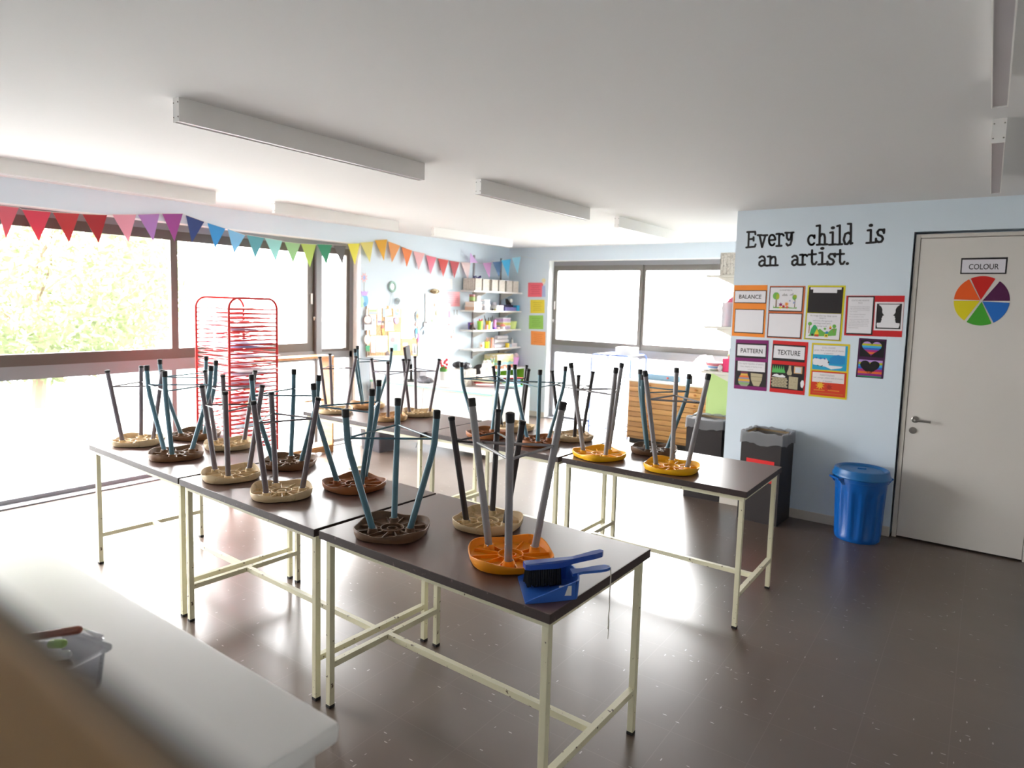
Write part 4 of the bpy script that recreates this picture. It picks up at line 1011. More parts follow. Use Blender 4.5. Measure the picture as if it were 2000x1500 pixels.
pin('brown_envelope', 'brown envelope with a small white label at the lower right of the pinboard', 700, 1214, 925, 1380, [('envelope', [('#d6a06a', FULL)]), ('label_slip', [('#e6e6f0', [rect(.12, .35, .42, .6)])])], 1)
pin('face_drawing', 'drawing of a round face on cream card at the middle of the pinboard', 462, 890, 602, 1098, [('card', [('#f1e2d2', FULL)]), ('face', [('#d59a86', [ell(.5, .55, .3, .3)]), ('#f6efe8', [ell(.5, .6, .24, .26)])])], 1)
pin('small_girl_doll', 'small paper doll in red and yellow pinned left of the face drawing', 400, 950, 462, 1165, [('body', [('#c8503a', [[(.3, .3), (.7, .3), (.75, .55), (.2, .6)]]), ('#ecbc3c', [[(.25, .55), (.75, .5), (.95, .95), (.5, 1)]])]), ('head', [('#3a2a28', [ell(.55, .12, .25, .12)]), ('#e9cbb4', [ell(.5, .2, .18, .09)])])], 2, 'paper doll')
pin('teal_card', 'teal greeting card with brown balloons at the lower middle of the pinboard', 512, 1108, 692, 1395, [('card', [('#d3d67a', FULL)]), ('picture', [('#9fcfd8', [rect(.06, .02, .97, .96)]), ('#c7dfe0', [rect(.1, .05, .9, .3)])]), ('balloons', [('#b58f8f', [ell(.35, .42, .18, .14)]), ('#d3a8a0', [ell(.62, .46, .16, .13)]), ('#7fb59a', [rect(.42, .65, .72, .98)])])], 2)
pin('timetable', 'cream ruled timetable sheet at the lower left of the pinboard', 328, 1165, 505, 1412, [('paper', [('#ece0d2', FULL)]), ('grid', [('#b59f8c', [rect(.0, .12*k, 1, .12*k+.012) for k in range(1, 9)] + [rect(.25*k, 0, .25*k+.01, 1) for k in range(1, 4)])])], 0)
pin('pink_strip', 'pale pink paper strip left of the timetable on the pinboard', 256, 1168, 324, 1420, [('paper', [('#f0d9d6', FULL)])], 0)
pin('bunny_sheet', 'pale blue sheet with grey sketches under the landscape drawing', 245, 865, 332, 1155, [('paper', [('#e6ebf2', FULL)]), ('sketch', [('#8f9aa0', [star(.65, .25, .22, 5), rect(.1, .55, .4, .58), rect(.1, .65, .5, .68), rect(.15, .78, .4, .81)])])], 0)
pin('brown_bear_picture', 'small dark brown picture at the bottom of the pinboard', 470, 1388, 536, 1460, [('picture', [('#6f5a55', [[(.0, 1), (.2, .4), (.45, .0), (.7, .3), (1, 1)]])])], 2)
pin('cat_poster', 'black and white cat picture at the right edge of the pinboard', 868, 1290, 928, 1440, [('paper', [('#efecec', FULL)]), ('cat', [('#6a6568', [[(.2, .9), (.3, .2), (.5, .05), (.6, .3), (.85, .9)]])])], 2)
pin('yellow_bow', 'yellow paper bow on the brown envelope', 862, 1182, 912, 1234, [('bow', [('#f0dc3c', [star(.5, .5, .5, 3, .9)])])], 4)
pin('dark_haired_doll', 'paper doll with a round face and dark hair overlapping the left pinboard edge', 152, 780, 275, 1010, [('hair', [('#6d5a5c', [[(.05, .95), (.0, .6), (.25, .38), (.5, .32), (.75, .38), (1, .6), (.95, .98)]]), ('#e8e2dc', [rect(.3, .0, .5, .4)])]), ('face', [('#f0d4c0', [ell(.47, .66, .43, .24)])])], 4, 'paper doll')
pin('green_trousers_doll', 'paper doll with a big head and green trousers at the lower left of the pinboard', 145, 1085, 275, 1470, [('body', [('#3fae7c', [[(.25, .6), (.75, .58), (.7, .82), (.6, .83), (.5, .74), (.38, .84), (.3, .8)]]), ('#7d5f50', [rect(.35, .84, .45, .98), rect(.58, .84, .7, .97)]), ('#f0dccd', [rect(.42, .0, .6, .25)])]), ('head', [('#f2d8c4', [ell(.48, .36, .38, .19)])])], 4, 'paper doll')
pin('paper_blouse', 'pale blue paper doll blouse below the dark haired doll', 165, 1005, 245, 1085, [('top', [('#d7e2ea', FULL)])], 4, 'paper doll')
# hanging mobile at the pinboard's right edge
o = thing('hanging_mobile', 'hanging string of a blue and orange disc, pink face and feather shapes', 'mobile', onx(814, 640, XL+.03)); oc = Vector(o.location)
def disc(name, cx, cy, rx, ry, col, d=.0, star_=None):
    c = onx(690+cx/7.5, 500+cy/7.5, XL+.03+d)-oc; r1 = (onx(690+(cx+rx)/7.5, 500+cy/7.5, XL+.03)-onx(690+(cx-rx)/7.5, 500+cy/7.5, XL+.03)).length/2; r2 = (onx(690+cx/7.5, 500+(cy+ry)/7.5, XL+.03)-onx(690+cx/7.5, 500+(cy-ry)/7.5, XL+.03)).length/2
    return MB().prism(ell(0, 0, r1, r2), lambda u, v, dd: (c.x+dd, c.y+u, c.z+v), 0, .002).build(name, card(col), o)
disc('disc', 940, 882, 28, 78, '#9cc4dc'); disc('disc_ring', 940, 882, 18, 48, '#d8b46a', .003); disc('disc_centre', 940, 882, 9, 22, '#d86a4a', .006)
disc('face', 937, 1000, 26, 34, '#e9a9a0'); disc('leaf', 925, 1105, 16, 52, '#1f8fc0'); disc('leaf', 928, 1170, 14, 40, '#9cc8ee'); disc('leaf', 955, 1200, 12, 72, '#e86ab0'); disc('leaf', 960, 1390, 14, 90, '#bfe8cf')
a = onx(690+938/7.5, 500+765/7.5, XL+.03)-oc; b = onx(690+950/7.5, 500+1300/7.5, XL+.03)-oc
MB().tube([a, b], .002, 5).build('string', mat('#8a7a6a', .8), o)
# framed drawing with shell on top
cl = thing('framed_drawing', 'white framed pastel drawing of figures right of the pinboard', 'framed drawing', onx(850, 653, XL)); co = Vector(cl.location)
Qc = Quad(*[onx(x, y, XL) for x, y in ((830, 573), (871, 575), (869, 652), (830, 653))], (1, 0, 0), co)
mb = MB().prism(rect(0, 0, 1, 1), Qc, .001, .015); mb.build('frame', m_white, cl)
mb = MB(); mb.mat(0).prism(rect(.18, .13, .83, .86), Qc, .015, .0158)
for k, (c_, polys) in enumerate((('#f3efe0', []), ('#f0b9a4', [ell(.34, .26, .1, .05), ell(.42, .34, .05, .1)]), ('#f0dc9a', [ell(.6, .22, .07, .07), ell(.5, .5, .06, .12)]), ('#c4e3b4', [ell(.73, .42, .08, .2), ell(.3, .6, .1, .12), rect(.25, .75, .8, .84)]), ('#b4d6ea', [rect(.22, .15, .45, .2), ell(.48, .48, .025, .06), ell(.28, .68, .06, .05)]))):
    mb.mat(k)
    for p_ in polys: mb.prism(p_, Qc, .0158, .0163)
mb.build('drawing', [card(c_) for c_ in ('#f6f3e2', '#f0b9a4', '#f0dc9a', '#c4e3b4', '#b4d6ea')], cl)
sh = thing('sea_shell', 'brown and white shell resting on top of the framed drawing', 'shell', onx(849, 573.4, XL+.02))
MB().lathe([(0, -.09), (.012, -.085), (.03, -.04), (.034, 0), (.026, .05), (.01, .085), (0, .09)], 12, T=Matrix.Translation((0, 0, .03)) @ Matrix.Rotation(PI/2, 4, 'X')).build('shell', worn('#d8c8a4', '#7a6038', .5, 30, .45, .55), sh, True)
lsheet('paper_doll', 'pale paper doll in a blue shirt hanging over the lower left of the framed drawing', 'paper doll', (823, 627, 842, 660), [('body', [('#c8e2ee', [[(.3, .32), (.6, .32), (.95, .45), (.8, .6), (.62, .5), (.66, .95), (.45, .75), (.3, .95), (.28, .5), (.05, .62), (.0, .5)]])]), ('head', [('#f3e4dc', [ell(.45, .2, .2, .14)]), ('#5a5050', [ell(.45, .08, .18, .06)])])], None, .018)
lsheet('pink_notice', 'pink handwritten notice sheet left of the corner shelves', 'notice', (874, 570, 898, 598.5), [('paper', [('#f2a3aa', FULL)]), ('writing', [('#dd8a94', [rect(.1, .18+.13*k, .85, .21+.13*k) for k in range(5)])])])
for x0, x1, lab in ((858, 869.8, 'left one of two small white frames under the pink pennant'), (871.8, 883.4, 'right one of two small white frames beside the top shelf')):
    s = lsheet('picture_frame', lab, 'frame', (x0, 544.5, x1, 565), [('frame', [('#f4f3f2', FULL)]), ('picture', [('#ebebeb', [rect(.15, .12, .85, .88)])])], 'small white frames'); 
lsheet('paper_figure', 'thin paper figure with a pink skirt under the pink notice', 'paper figure', (872, 593, 882, 620), [('skirt', [('#e78fae', [[(.42, .5), (.6, .5), (.75, 1), (.3, 1)]])]), ('body', [('#f2d6c8', [ell(.5, .12, .25, .12), rect(.35, .22, .65, .52)])])])
lsheet('white_figure', 'outlined white paper figure left of the one with the pink skirt', 'paper figure', (864.5, 596, 873.5, 620), [('outline', [('#9aa0a6', [ell(.5, .25, .5, .25)])]), ('paper', [('#f0eeee', [ell(.5, .25, .44, .22), rect(.3, .45, .7, 1)])])])
lsheet('girl_portrait', 'drawing of a girl with a red scarf below the pink notice', 'drawing', (870, 637, 888, 678), [('paper', [('#f1f5f6', FULL)]), ('portrait', [('#8f989c', [ell(.65, .28, .25, .2)]), ('#f4e9e2', [ell(.62, .3, .2, .17)]), ('#e08a80', [ell(.62, .52, .12, .08)]), ('#f0dc8a', [ell(.18, .12, .12, .07)]), ('#d5e6c4', [rect(.05, .9, .95, .98)])])])
lsheet('red_rosette', 'small coral paper rosette above the portrait of the girl', 'rosette', (873.5, 630, 880.5, 638), [('rosette', [('#ea8f90', [star(.5, .5, .5, 8, 1)])])], None, .004)
lsheet('rabbit_outline', 'white paper rabbit outline beside the second corner shelf', 'paper rabbit', (885, 605, 895, 632), [('outline', [('#a8b0b6', [ell(.5, .65, .48, .35), rect(.1, .0, .3, .4), rect(.6, .0, .9, .4)])]), ('paper', [('#eef1f4', [ell(.5, .65, .4, .31)])])])
lsheet('faint_sketch', 'very faint pencil sketch sheet low on the wall under the framed drawing', 'drawing', (850, 658, 870, 696), [('paper', [('#f0f3f5', FULL)]), ('sketch', [('#d2d9de', [ell(.45, .3, .25, .22)]), ('#f0f3f5', [ell(.45, .3, .21, .19)])])])
lsheet('pencil_sheet', 'pale sheet with purple squiggles low on the wall beside the teal stool legs', 'drawing', (722, 700, 748, 742), [('paper', [('#eceef2', FULL)]), ('squiggle', [('#b7a6d6', [ell(.4, .62, .3, .06)]), ('#eed3cc', [ell(.4, .2, .25, .12)])])])

# coloured notes on the back wall
def bq(px): return Quad(*[ony(x, y, YB-.0008) for x, y in px], (0, -1, 0))
for px, col, ink, lab in (([(1031.5, 552), (1061, 552), (1061, 580), (1031, 580)], '#ec6a78', '#c84a5c', 'coral pink note sheet, topmost on the back wall by the window'), ([(1036, 585.5), (1063.5, 585.5), (1063.5, 611.5), (1036, 611.5)], '#e8d23e', '#c2a82c', 'yellow note sheet, second from top on the back wall by the window'),
     ([(1033.5, 616), (1061, 616), (1061, 643), (1033, 642.5)], '#94c85a', '#6f9f42', 'green note sheet, third from top on the back wall by the window'), ([(1037, 646), (1065.5, 648), (1065, 675), (1037, 673)], '#f5984a', '#d67a34', 'orange note sheet, lowest on the back wall by the window')):
    s = Sheet('note_sheet', lab, 'note', bq(px), 'coloured notes on the back wall'); s.part('paper', [(col, FULL)], 0, .001)
    s.part('writing', [(ink, [rect(.2+.05*(k % 2), .2+.14*k, .8-.06*(k % 2), .23+.14*k) for k in range(5)])], .001, .0013)
s = Sheet('paper_figure', 'little paper figure with blond hair overlapping the coral note', 'paper figure', Quad(*[ony(x, y, YB-.004) for x, y in ((1056, 544), (1068, 544), (1068, 580), (1056, 580))], (0, -1, 0)))
s.part('body', [('#aab6dc', [[(.25, .4), (.75, .4), (.8, 1), (.2, 1)]]), ('#f0dcc8', [ell(.5, .22, .22, .1)])], 0, .001); s.part('hair', [('#e8d8a8', [ell(.5, .1, .32, .1)])], .001, .002)

# ================================================================ corner shelves and what stands on them
m_shelf = mat('#dad8d4', .45, .02, 6); m_brk = mat('#d6d1c9', .5); m_rail = mat('#8f8c90', .4, .05, 20, metal=.3)
SZ = [1.857, 1.579, 1.307, 1.036]; SY0, SX1 = 7.085, XL+.265
for y in (7.385, 8.03):
    r = MB().box(XL+.0005, XL+.014, y-.014, y+.014, .88, 2.36); o = tag(r.build('shelf_rail', m_rail), 'grey slotted shelf upright, %s' % ('the one nearer the pinboard' if y < 7.5 else 'the one nearer the corner'), 'shelf rail', 'shelf uprights'); at_base(o)
SN = ['top', 'second', 'third', 'lowest']
for k, z in enumerate(SZ):
    t = thing('wall_shelf', '%s white wall shelf in the far left corner, holding %s' % (SN[k], ('white baskets', 'clear tubs and a purple tray', 'green cup and lime basket', 'rolled papers and mugs')[k]), 'shelf', (XL+.135, (SY0+YB)/2, z), 0, 'corner wall shelves')
    MB().bbox(-.119, .13, SY0-(SY0+YB)/2, (YB-SY0)/2-.004, -.022, 0, .002).build('board', m_shelf, t)
    for y in (7.385, 8.03):
        yy = y-(SY0+YB)/2
        MB().prism([(-.119, -.022), (.10, -.022), (.10, -.034), (-.119, -.125)], lambda u, v, d: (u, yy+d, v), -.004, .004).build('bracket', m_brk, t)
def onshelf(k, x, y): return Vector((XL+x, y, SZ[k]))
m_basket = worn('#d2ccc3', '#b3aa9c', .7, 80, .5, .62)
def slat_basket(name, label, loc, w, d, h, group=None, m=None, rz=0, cat='basket'):
    t = thing(name, label, cat, loc, rz, group); mb = MB(); tk = .004
    mb.box(-w/2, w/2, -d/2, d/2, 0, .004)
    for s in (-1, 1):
        x = s*(w/2); mb.box(min(x, x-s*tk), max(x, x-s*tk), -d/2, d/2, 0, h); y = s*(d/2); mb.box(-w/2, w/2, min(y, y-s*tk), max(y, y-s*tk), 0, h)
        n = max(3, int(d/.028))
        for k in range(n): yy = -d/2+d*(k+.5)/n; mb.box(min(x, x+s*.0025), max(x, x+s*.0025), yy-.010, yy+.010, .004, h-.003)
        n = max(3, int(w/.028))
        for k in range(n): xx = -w/2+w*(k+.5)/n; mb.box(xx-.010, xx+.010, min(y, y+s*.0025), max(y, y+s*.0025), .004, h-.003)
    mb.build('basket_body', m or m_basket, t)
    return t
ys = [7.20, 7.37, 7.575, 7.745, 7.93, 8.09]
nm = ['nearest the room with a long side showing', 'second along', 'third along', 'fourth along', 'fifth along', 'last, by the corner']
for y, n_ in zip(ys, nm): slat_basket('storage_basket', 'white slatted basket on the top corner shelf, '+n_, onshelf(0, .135, y), .22, .145, .165, 'white baskets on the top corner shelf')
rb_ = thing('ribbon_bow', 'purple ribbon bow on the first white basket of the top shelf', 'ribbon', onshelf(0, .14, 7.29)+Vector((0, 0, .165)))
MB().tube([(.0, .0, .008), (.03, .05, .04), (.0, .09, .02), (-.02, .05, .012), (0, 0, .008), (.02, -.04, .035), (0, -.08, .02), (-.02, -.04, .012), (0, 0, .008)], .008, 6).build('ribbon', mat('#2c2a7a', .4), rb_, True)
# shared little builders
m_clear = glass('clear tub', (.95, .95, .96), .08, .3, (.93, .93, .95))
def tub(name, label, cat, loc, w, d, h, m, lid=None, group=None, rz=0):
    t = thing(name, label, cat, loc, rz, group); MB().bbox(-w/2, w/2, -d/2, d/2, 0, h, .004).build('tub', m, t)
    if lid: MB().bbox(-w/2-.004, w/2+.004, -d/2-.004, d/2+.004, h, h+.014, .003).build('lid', lid, t)
    return t
def cup(name, label, cat, loc, r0, r1, h, m, fill=(), fillname='pencil', group=None, fl=.07):
    t = thing(name, label, cat, loc, 0, group)
    MB().lathe([(0, 0), (r0, 0), (r1, h), (r1-.003, h), (r0-.003, .004), (0, .004)], 20).build('cup_body', m, t, True)
    return t
def sticks(kind, label, loc, h, n, cols, spread, group, r=.004, cat=None):
    for k in range(n):
        a = 2*PI*k/n+.4; q = thing(kind, label, cat or kind.replace('_', ' '), loc+Vector((spread*.4*math.cos(a), spread*.4*math.sin(a), .006)), 0, group)
        e = Vector((spread*math.cos(a), spread*math.sin(a), h*(1-.12*(k % 3))))
        MB().tube([(0, 0, 0), e*.88], r, 7).build('shaft', mat(cols[k % len(cols)], .5), q, True)
        MB().tube([e*.88, e], [r*1.2, r*.5], 7).build('tip', mat(cols[(k+1) % len(cols)], .5), q, True)
# second shelf
tub('storage_tub', 'tan box at the bottom of the small stack on the second corner shelf', 'box', onshelf(1, .15, 7.215), .17, .17, .05, mat('#d8b8a0', .5), mat('#e9e2da', .4))
tub('storage_tub', 'cream box in the middle of the small stack on the second corner shelf', 'box', onshelf(1, .15, 7.215)+Vector((0, 0, .065)), .165, .16, .04, mat('#eadfd2', .5), mat('#f1ece6', .4))
j = cup('jar', 'small jar with a brown and green label on top of the stacked boxes', 'jar', onshelf(1, .15, 7.185)+Vector((0, 0, .12)), .04, .04, .085, mat('#8f6a4a', .4)); MB().lathe([(.0405, .015), (.0415, .015), (.0415, .065), (.0405, .065)], 20).build('label_band', mat('#8fae6a', .5), j); MB().lathe([(0, .085), (.042, .085), (.042, .1), (0, .1)], 20).build('lid', mat('#b77a8a', .4), j)
tub('white_tub', 'white box beside the jar on the stack of the second corner shelf', 'box', onshelf(1, .17, 7.268)+Vector((0, 0, .12)), .07, .065, .07, mat('#f0ece8', .5), mat('#e8e0da', .4))
tub('clear_box', 'clear plastic box with pink bits on the second corner shelf', 'box', onshelf(1, .15, 7.44), .15, .13, .07, m_clear, mat('#efe6e6', .4)); tub('clear_box', 'clear plastic box stacked on the one with pink bits', 'box', onshelf(1, .15, 7.44)+Vector((0, 0, .085)), .14, .12, .055, m_clear, mat('#eadfe0', .4))
j = cup('glass_jar', 'small grey lidded glass jar in the middle of the second corner shelf', 'jar', onshelf(1, .12, 7.575), .04, .045, .08, mat('#b7bec2', .2)); MB().lathe([(0, .08), (.04, .08), (.036, .1), (.012, .105), (.012, .13), (0, .132)], 16).build('lid', mat('#8f979b', .3), j, True)
cup('ink_pot', 'tiny dark ink pot before the grey glass jar', 'pot', onshelf(1, .23, 7.56), .018, .018, .03, mat('#2f2328', .3)); cup('paint_pot', 'tiny green and gold paint pot beside the dark ink pot', 'pot', onshelf(1, .235, 7.61), .018, .018, .028, mat('#a9a06a', .3))
tub('white_tub', 'wide white tub on the second corner shelf', 'box', onshelf(1, .17, 7.72), .15, .16, .065, mat('#f4f2f2', .4), mat('#e8e2e6', .4)); cup('white_pot', 'small white pot standing behind the purple tray', 'pot', onshelf(1, .05, 7.83), .03, .035, .12, mat('#efeaf2', .4))
t = thing('paint_tray', 'long purple tray of dark paint bottles on the second corner shelf', 'tray', onshelf(1, .18, 7.975)); MB().bbox(-.07, .07, -.14, .14, 0, .055, .004).build('tray_body', mat('#6f6aa8', .4), t)
mb = MB()
for k in range(6): mb.lathe([(0, .056), (.02, .056), (.02, .085), (.012, .09), (0, .09)], 12, (0, -.12+k*.048, 0))
mb.build('bottles', mat('#2e2450', .3), t, True)
t = thing('tape_dispenser', 'black and white tape dispenser on the purple tray', 'dispenser', onshelf(1, .16, 8.04)+Vector((0, 0, .09))); MB().prism([(-.05, 0), (.05, 0), (.03, .03), (.0, .04), (-.05, .09), (-.07, .085)], lambda u, v, d: (d, u, v), -.015, .015).build('dispenser_body', m_dark, t); MB().lathe([(.02, -.01), (.03, -.01), (.03, .01), (.02, .01)], 20, T=Matrix.Translation((.02, .03, .06)) @ Matrix.Rotation(PI/2, 4, 'Y')).build('tape_roll', m_white, t, True)
tub('blue_box', 'bright blue open box at the corner end of the second shelf', 'box', onshelf(1, .2, 8.17), .09, .08, .085, mat('#35a8d6', .5))
# third shelf
b = thing('toy_bear', 'small dark brown bear figure with red ears on the third corner shelf', 'toy', onshelf(2, .16, 7.18)); MB().ball((0, 0, .035), .035, 12, (1, 1.3, 1)).ball((.02, -.02, .07), .026, 12).ball((.03, .03, .012), .014, 8).ball((.03, -.04, .012), .014, 8).build('body', mat('#4a3a36', .8, .2, 40), b, True); MB().ball((.02, -.045, .085), .011, 8).ball((.02, .0, .092), .011, 8).build('ears', mat('#b0504a', .7), b, True)
cup('purple_pot', 'purple pot behind the brown bear figure', 'pot', onshelf(2, .09, 7.24), .035, .04, .1, mat('#5a4aa8', .4))
cup('green_cup', 'lime green cup holding red things on the third corner shelf', 'cup', onshelf(2, .2, 7.31), .033, .042, .125, mat('#9ad648', .4)); sticks('red_marker', 'red marker standing in the lime green cup', onshelf(2, .2, 7.31), .15, 4, ['#cf2f34'], .022, 'red markers in the lime cup', .009, 'marker')
cup('pink_egg', 'pink egg shaped pot between the green and yellow cups', 'pot', onshelf(2, .235, 7.42), .022, .024, .07, mat('#f09aa0', .4))
cup('orange_cup', 'orange cup half hidden behind the pink egg', 'cup', onshelf(2, .14, 7.40), .03, .036, .12, mat('#f08a3a', .4))
cup('yellow_cup', 'yellow cup of black brushes on the third corner shelf', 'cup', onshelf(2, .2, 7.5), .033, .04, .125, mat('#f0d22e', .4)); sticks('paint_brush', 'black paint brush standing in the yellow cup', onshelf(2, .2, 7.5), .195, 5, ['#242022', '#3a3336'], .045, 'brushes in the yellow cup', .005)
cup('blue_cup', 'pale blue cup right of the yellow cup', 'cup', onshelf(2, .17, 7.585), .028, .032, .115, mat('#b5d2ee', .4)); t = cup('pink_tube', 'pink and purple tube right of the pale blue cup', 'tube', onshelf(2, .2, 7.655), .022, .022, .14, mat('#ea9ad0', .4)); MB().lathe([(0, .0005), (.023, .0005), (.023, .03), (0, .03)], 16).build('base_cap', mat('#8a5ad0', .4), t, True)
t = thing('toy_mushroom', 'small red and white toy mushroom before the clear boxes', 'toy', onshelf(2, .235, 7.80)); MB().lathe([(0, 0), (.035, .0), (.03, .04), (0, .045)], 14).build('stalk', m_white, t, True); MB().lathe([(0, .085), (.03, .075), (.05, .045), (0, .04)], 16).build('cap', mat('#e08a7c', .5), t, True)
t = thing('sea_shell', 'cream sea shell beside the toy mushroom on the third corner shelf', 'shell', onshelf(2, .21, 7.725)); MB().ball((0, 0, .018), .03, 12, (1, 1.2, .6)).build('shell', mat('#ecd8c8', .5, .1, 50), t, True)
for k, (cc, n_) in enumerate((('#cbb8e0', 'lowest'), ('#ecd07a', 'middle'), ('#d0b4dc', 'top'))): tub('craft_box', 'clear craft box with bright contents, %s in the stack of three' % n_, 'box', onshelf(2, .14, 7.93)+Vector((0, 0, k*.056)), .15, .19, .042, mat(cc, .4, .5, 60), mat('#f0eef2', .3), 'stacked craft boxes')
t = thing('lime_basket', 'lime green oval basket at the corner end of the third shelf', 'basket', onshelf(2, .145, 8.125)); MB().lathe([(0, 0), (.075, 0), (.092, .105), (.097, .105), (.097, .115), (.087, .115), (.07, .006), (0, .006)], 28, T=Matrix.Diagonal((1.05, 1.0, 1, 1))).build('basket_body', mat('#cfe08a', .5), t, True)
MB().ball((0, 0, .095), .06, 12, (1, 1, .4)).build('contents', mat('#efe6c8', .8, .3, 50), t, True)
# lowest shelf
t = cup('star_mug', 'white mug with an orange star on the lowest corner shelf', 'mug', onshelf(3, .19, 7.37), .038, .038, .09, m_white); MB().prism(star(0, 0, .026, 5, 1), lambda u, v, d: Vector((.0385*math.cos(-.9+u/.0385)+0, .0385*math.sin(-.9+u/.0385), .045+v)), 0, .0006).build('star', card('#ee8a3c'), t)
cup('lime_cup', 'yellow green pencil cup on the lowest corner shelf', 'cup', onshelf(3, .2, 7.485), .03, .036, .1, mat('#d6dc36', .4)); sticks('pencil', 'coloured pencil in the yellow green cup', onshelf(3, .2, 7.485), .16, 4, ['#d09a4a', '#f0b8b0', '#cf8a7a'], .02, 'pencils in the yellow green cup', .005)
t = cup('pink_tube', 'coral tube standing beside the yellow green pencil cup', 'tube', onshelf(3, .2, 7.60), .022, .024, .135, mat('#f4a8a0', .4)); MB().lathe([(0, .135), (.025, .135), (.02, .15), (0, .15)], 16).build('cap', mat('#f0904a', .4), t, True)
def roll(name, label, loc, rz, L, r, col, group='white paper rolls on the lowest corner shelf'):
    t = thing(name, label, 'paper roll', loc, rz, group); MB().lathe([(r*.55, 0), (r, 0), (r, L), (r*.55, L)], 18, T=Matrix.Translation((0, 0, r)) @ Matrix.Rotation(-PI/2, 4, 'X')).build('roll', paper(col, .2), t, True); return t
roll('paper_roll', 'lowest white paper roll, lying along the front of the lowest shelf', onshelf(3, .2, 7.64), .12, .28, .024, '#efecf2'); roll('paper_roll', 'white paper roll behind the lowest one', onshelf(3, .13, 7.68), .02, .34, .028, '#f1eef4'); roll('paper_roll', 'white paper roll lying on top of the other rolls', onshelf(3, .14, 7.72)+Vector((0, 0, .058)), .05, .36, .03, '#f4f1f4'); roll('paper_roll', 'short thick white roll on the top of the roll heap', onshelf(3, .12, 7.80)+Vector((0, 0, .118)), .0, .27, .028, '#f0ecf0')
cup('yellow_jar', 'yellow paint jar at the front of the lowest corner shelf', 'jar', onshelf(3, .235, 7.93), .03, .03, .065, mat('#e3c93a', .4)); cup('blue_jar', 'pale blue paint jar beside the yellow one', 'jar', onshelf(3, .225, 8.01), .027, .027, .05, mat('#b9c8e0', .4))
t = cup('glass_bottle', 'small clear glass bottle near the corner on the lowest shelf', 'bottle', onshelf(3, .17, 8.14)+Vector((0, 0, .051)), .022, .012, .06, mat('#d9dcdc', .1)); MB().lathe([(0, .06), (.009, .06), (.009, .085), (0, .085)], 12).build('stopper', mat('#77777a', .3), t, True)
tub('grey_box', 'flat grey box under the glass bottle on the lowest shelf', 'box', onshelf(3, .16, 8.14), .12, .13, .04, mat('#d6ccd0', .5), mat('#e4dde0', .4))

# ================================================================ white cube unit under the shelves
m_lime = mat('#8fbf3a', .5); m_unit = mat('#d6d5d2', .4, .02, 6)
cu = thing('cube_unit', 'white shelf unit with lime green inside below the corner shelves', 'shelf unit', (XL+.2, 7.75, 0))
MB().bbox(-.185, .19, -.46, .46, .72, .745, .003).build('top_board', m_unit, cu)
MB().box(-.185, .185, -.46, -.44, 0, .72).box(-.185, .185, .44, .46, 0, .72).box(-.185, .185, -.44, .44, .0, .05).box(-.185, .185, -.44, .44, .36, .38).box(-.185, .185, -.01, .01, .05, .72).build('carcass', m_unit, cu)
MB().box(-.185, -.175, -.44, .44, .05, .72).box(-.175, .17, -.0115, -.0101, .38, .72).box(-.175, .17, .0101, .0115, .38, .72).box(-.175, .17, .4385, .4399, .38, .72).box(-.175, .17, -.4399, -.4385, .38, .72).box(-.175, .17, -.4385, -.0115, .7186, .7199).box(-.175, .17, .0115, .4385, .7186, .7199).build('green_lining', m_lime, cu)
UZ = .745
tub('blue_tray', 'blue paper tray inside the lime lined unit', 'tray', (XL+.24, 7.98, .381), .24, .3, .2, mat('#8fc0dc', .5)); tub('dark_folder', 'dark blue folder stack in the lime lined unit', 'folder', (XL+.24, 7.55, .381), .22, .28, .12, mat('#3c5a78', .5))
t = tub('patterned_box', 'large box with a yellow, green, blue and red pattern on the white unit', 'box', (XL+.2, 7.78, UZ), .24, .40, .2, mat('#ecd9a4', .5, .3, 30))
mb = MB()
for k, (z0, z1) in enumerate(((.0, .045), (.045, .09), (.09, .135), (.185, .2))):
    mb.mat(k); n = 8
    P = [(-.2+.4*i/n, z0+(.012*math.sin(i*1.9) if z0 > 0 else 0)) for i in range(n+1)] + [(.2-.4*i/n, z1+.012*math.sin((n-i)*2.3) if k < 3 else z1) for i in range(n+1)]
    mb.prism(P, lambda u, v, d: (.1205+d, u, v), 0, .0008); mb.prism([(u*.6, v) for u, v in P], lambda u, v, d: (u, -.2005-d, v), 0, .0008)
mb.build('pattern', [card('#dd7a5a'), card('#8fbfc0'), card('#c9cf8a'), card('#ece4dc')], t)
t = thing('pink_bucket', 'pink plastic tub filled with cloth at the corner end of the white unit', 'bucket', (XL+.2, 8.10, UZ)); MB().lathe([(0, 0), (.09, 0), (.115, .13), (.12, .13), (.12, .14), (.108, .14), (.085, .006), (0, .006)], 28).build('bucket_body', mat('#e3a4dc', .4), t, True); MB().ball((0, 0, .135), .085, 14, (1, 1, .4)).ball((.05, .04, .16), .04, 10).build('contents', mat('#f3d8de', .8, .2, 30), t, True)
cup('pencil_cup', 'pale green pencil cup at the front of the white unit', 'cup', Vector((XL+.3, 7.47, UZ)), .036, .04, .1, mat('#bfe08a', .4)); sticks('paint_brush', 'turquoise handled brush in the pale green cup', Vector((XL+.3, 7.47, UZ)), .17, 4, ['#7fd0d0', '#e2b8d8', '#f0ece0'], .03, 'brushes in the pale green cup', .005)
cup('orange_pot', 'small orange paint pot before the patterned box', 'pot', Vector((XL+.345, 7.64, UZ)), .022, .022, .03, mat('#d98a5a', .5)); cup('cream_pot', 'small cream paint pot before the patterned box', 'pot', Vector((XL+.35, 7.71, UZ)), .02, .02, .035, mat('#efe6da', .5))

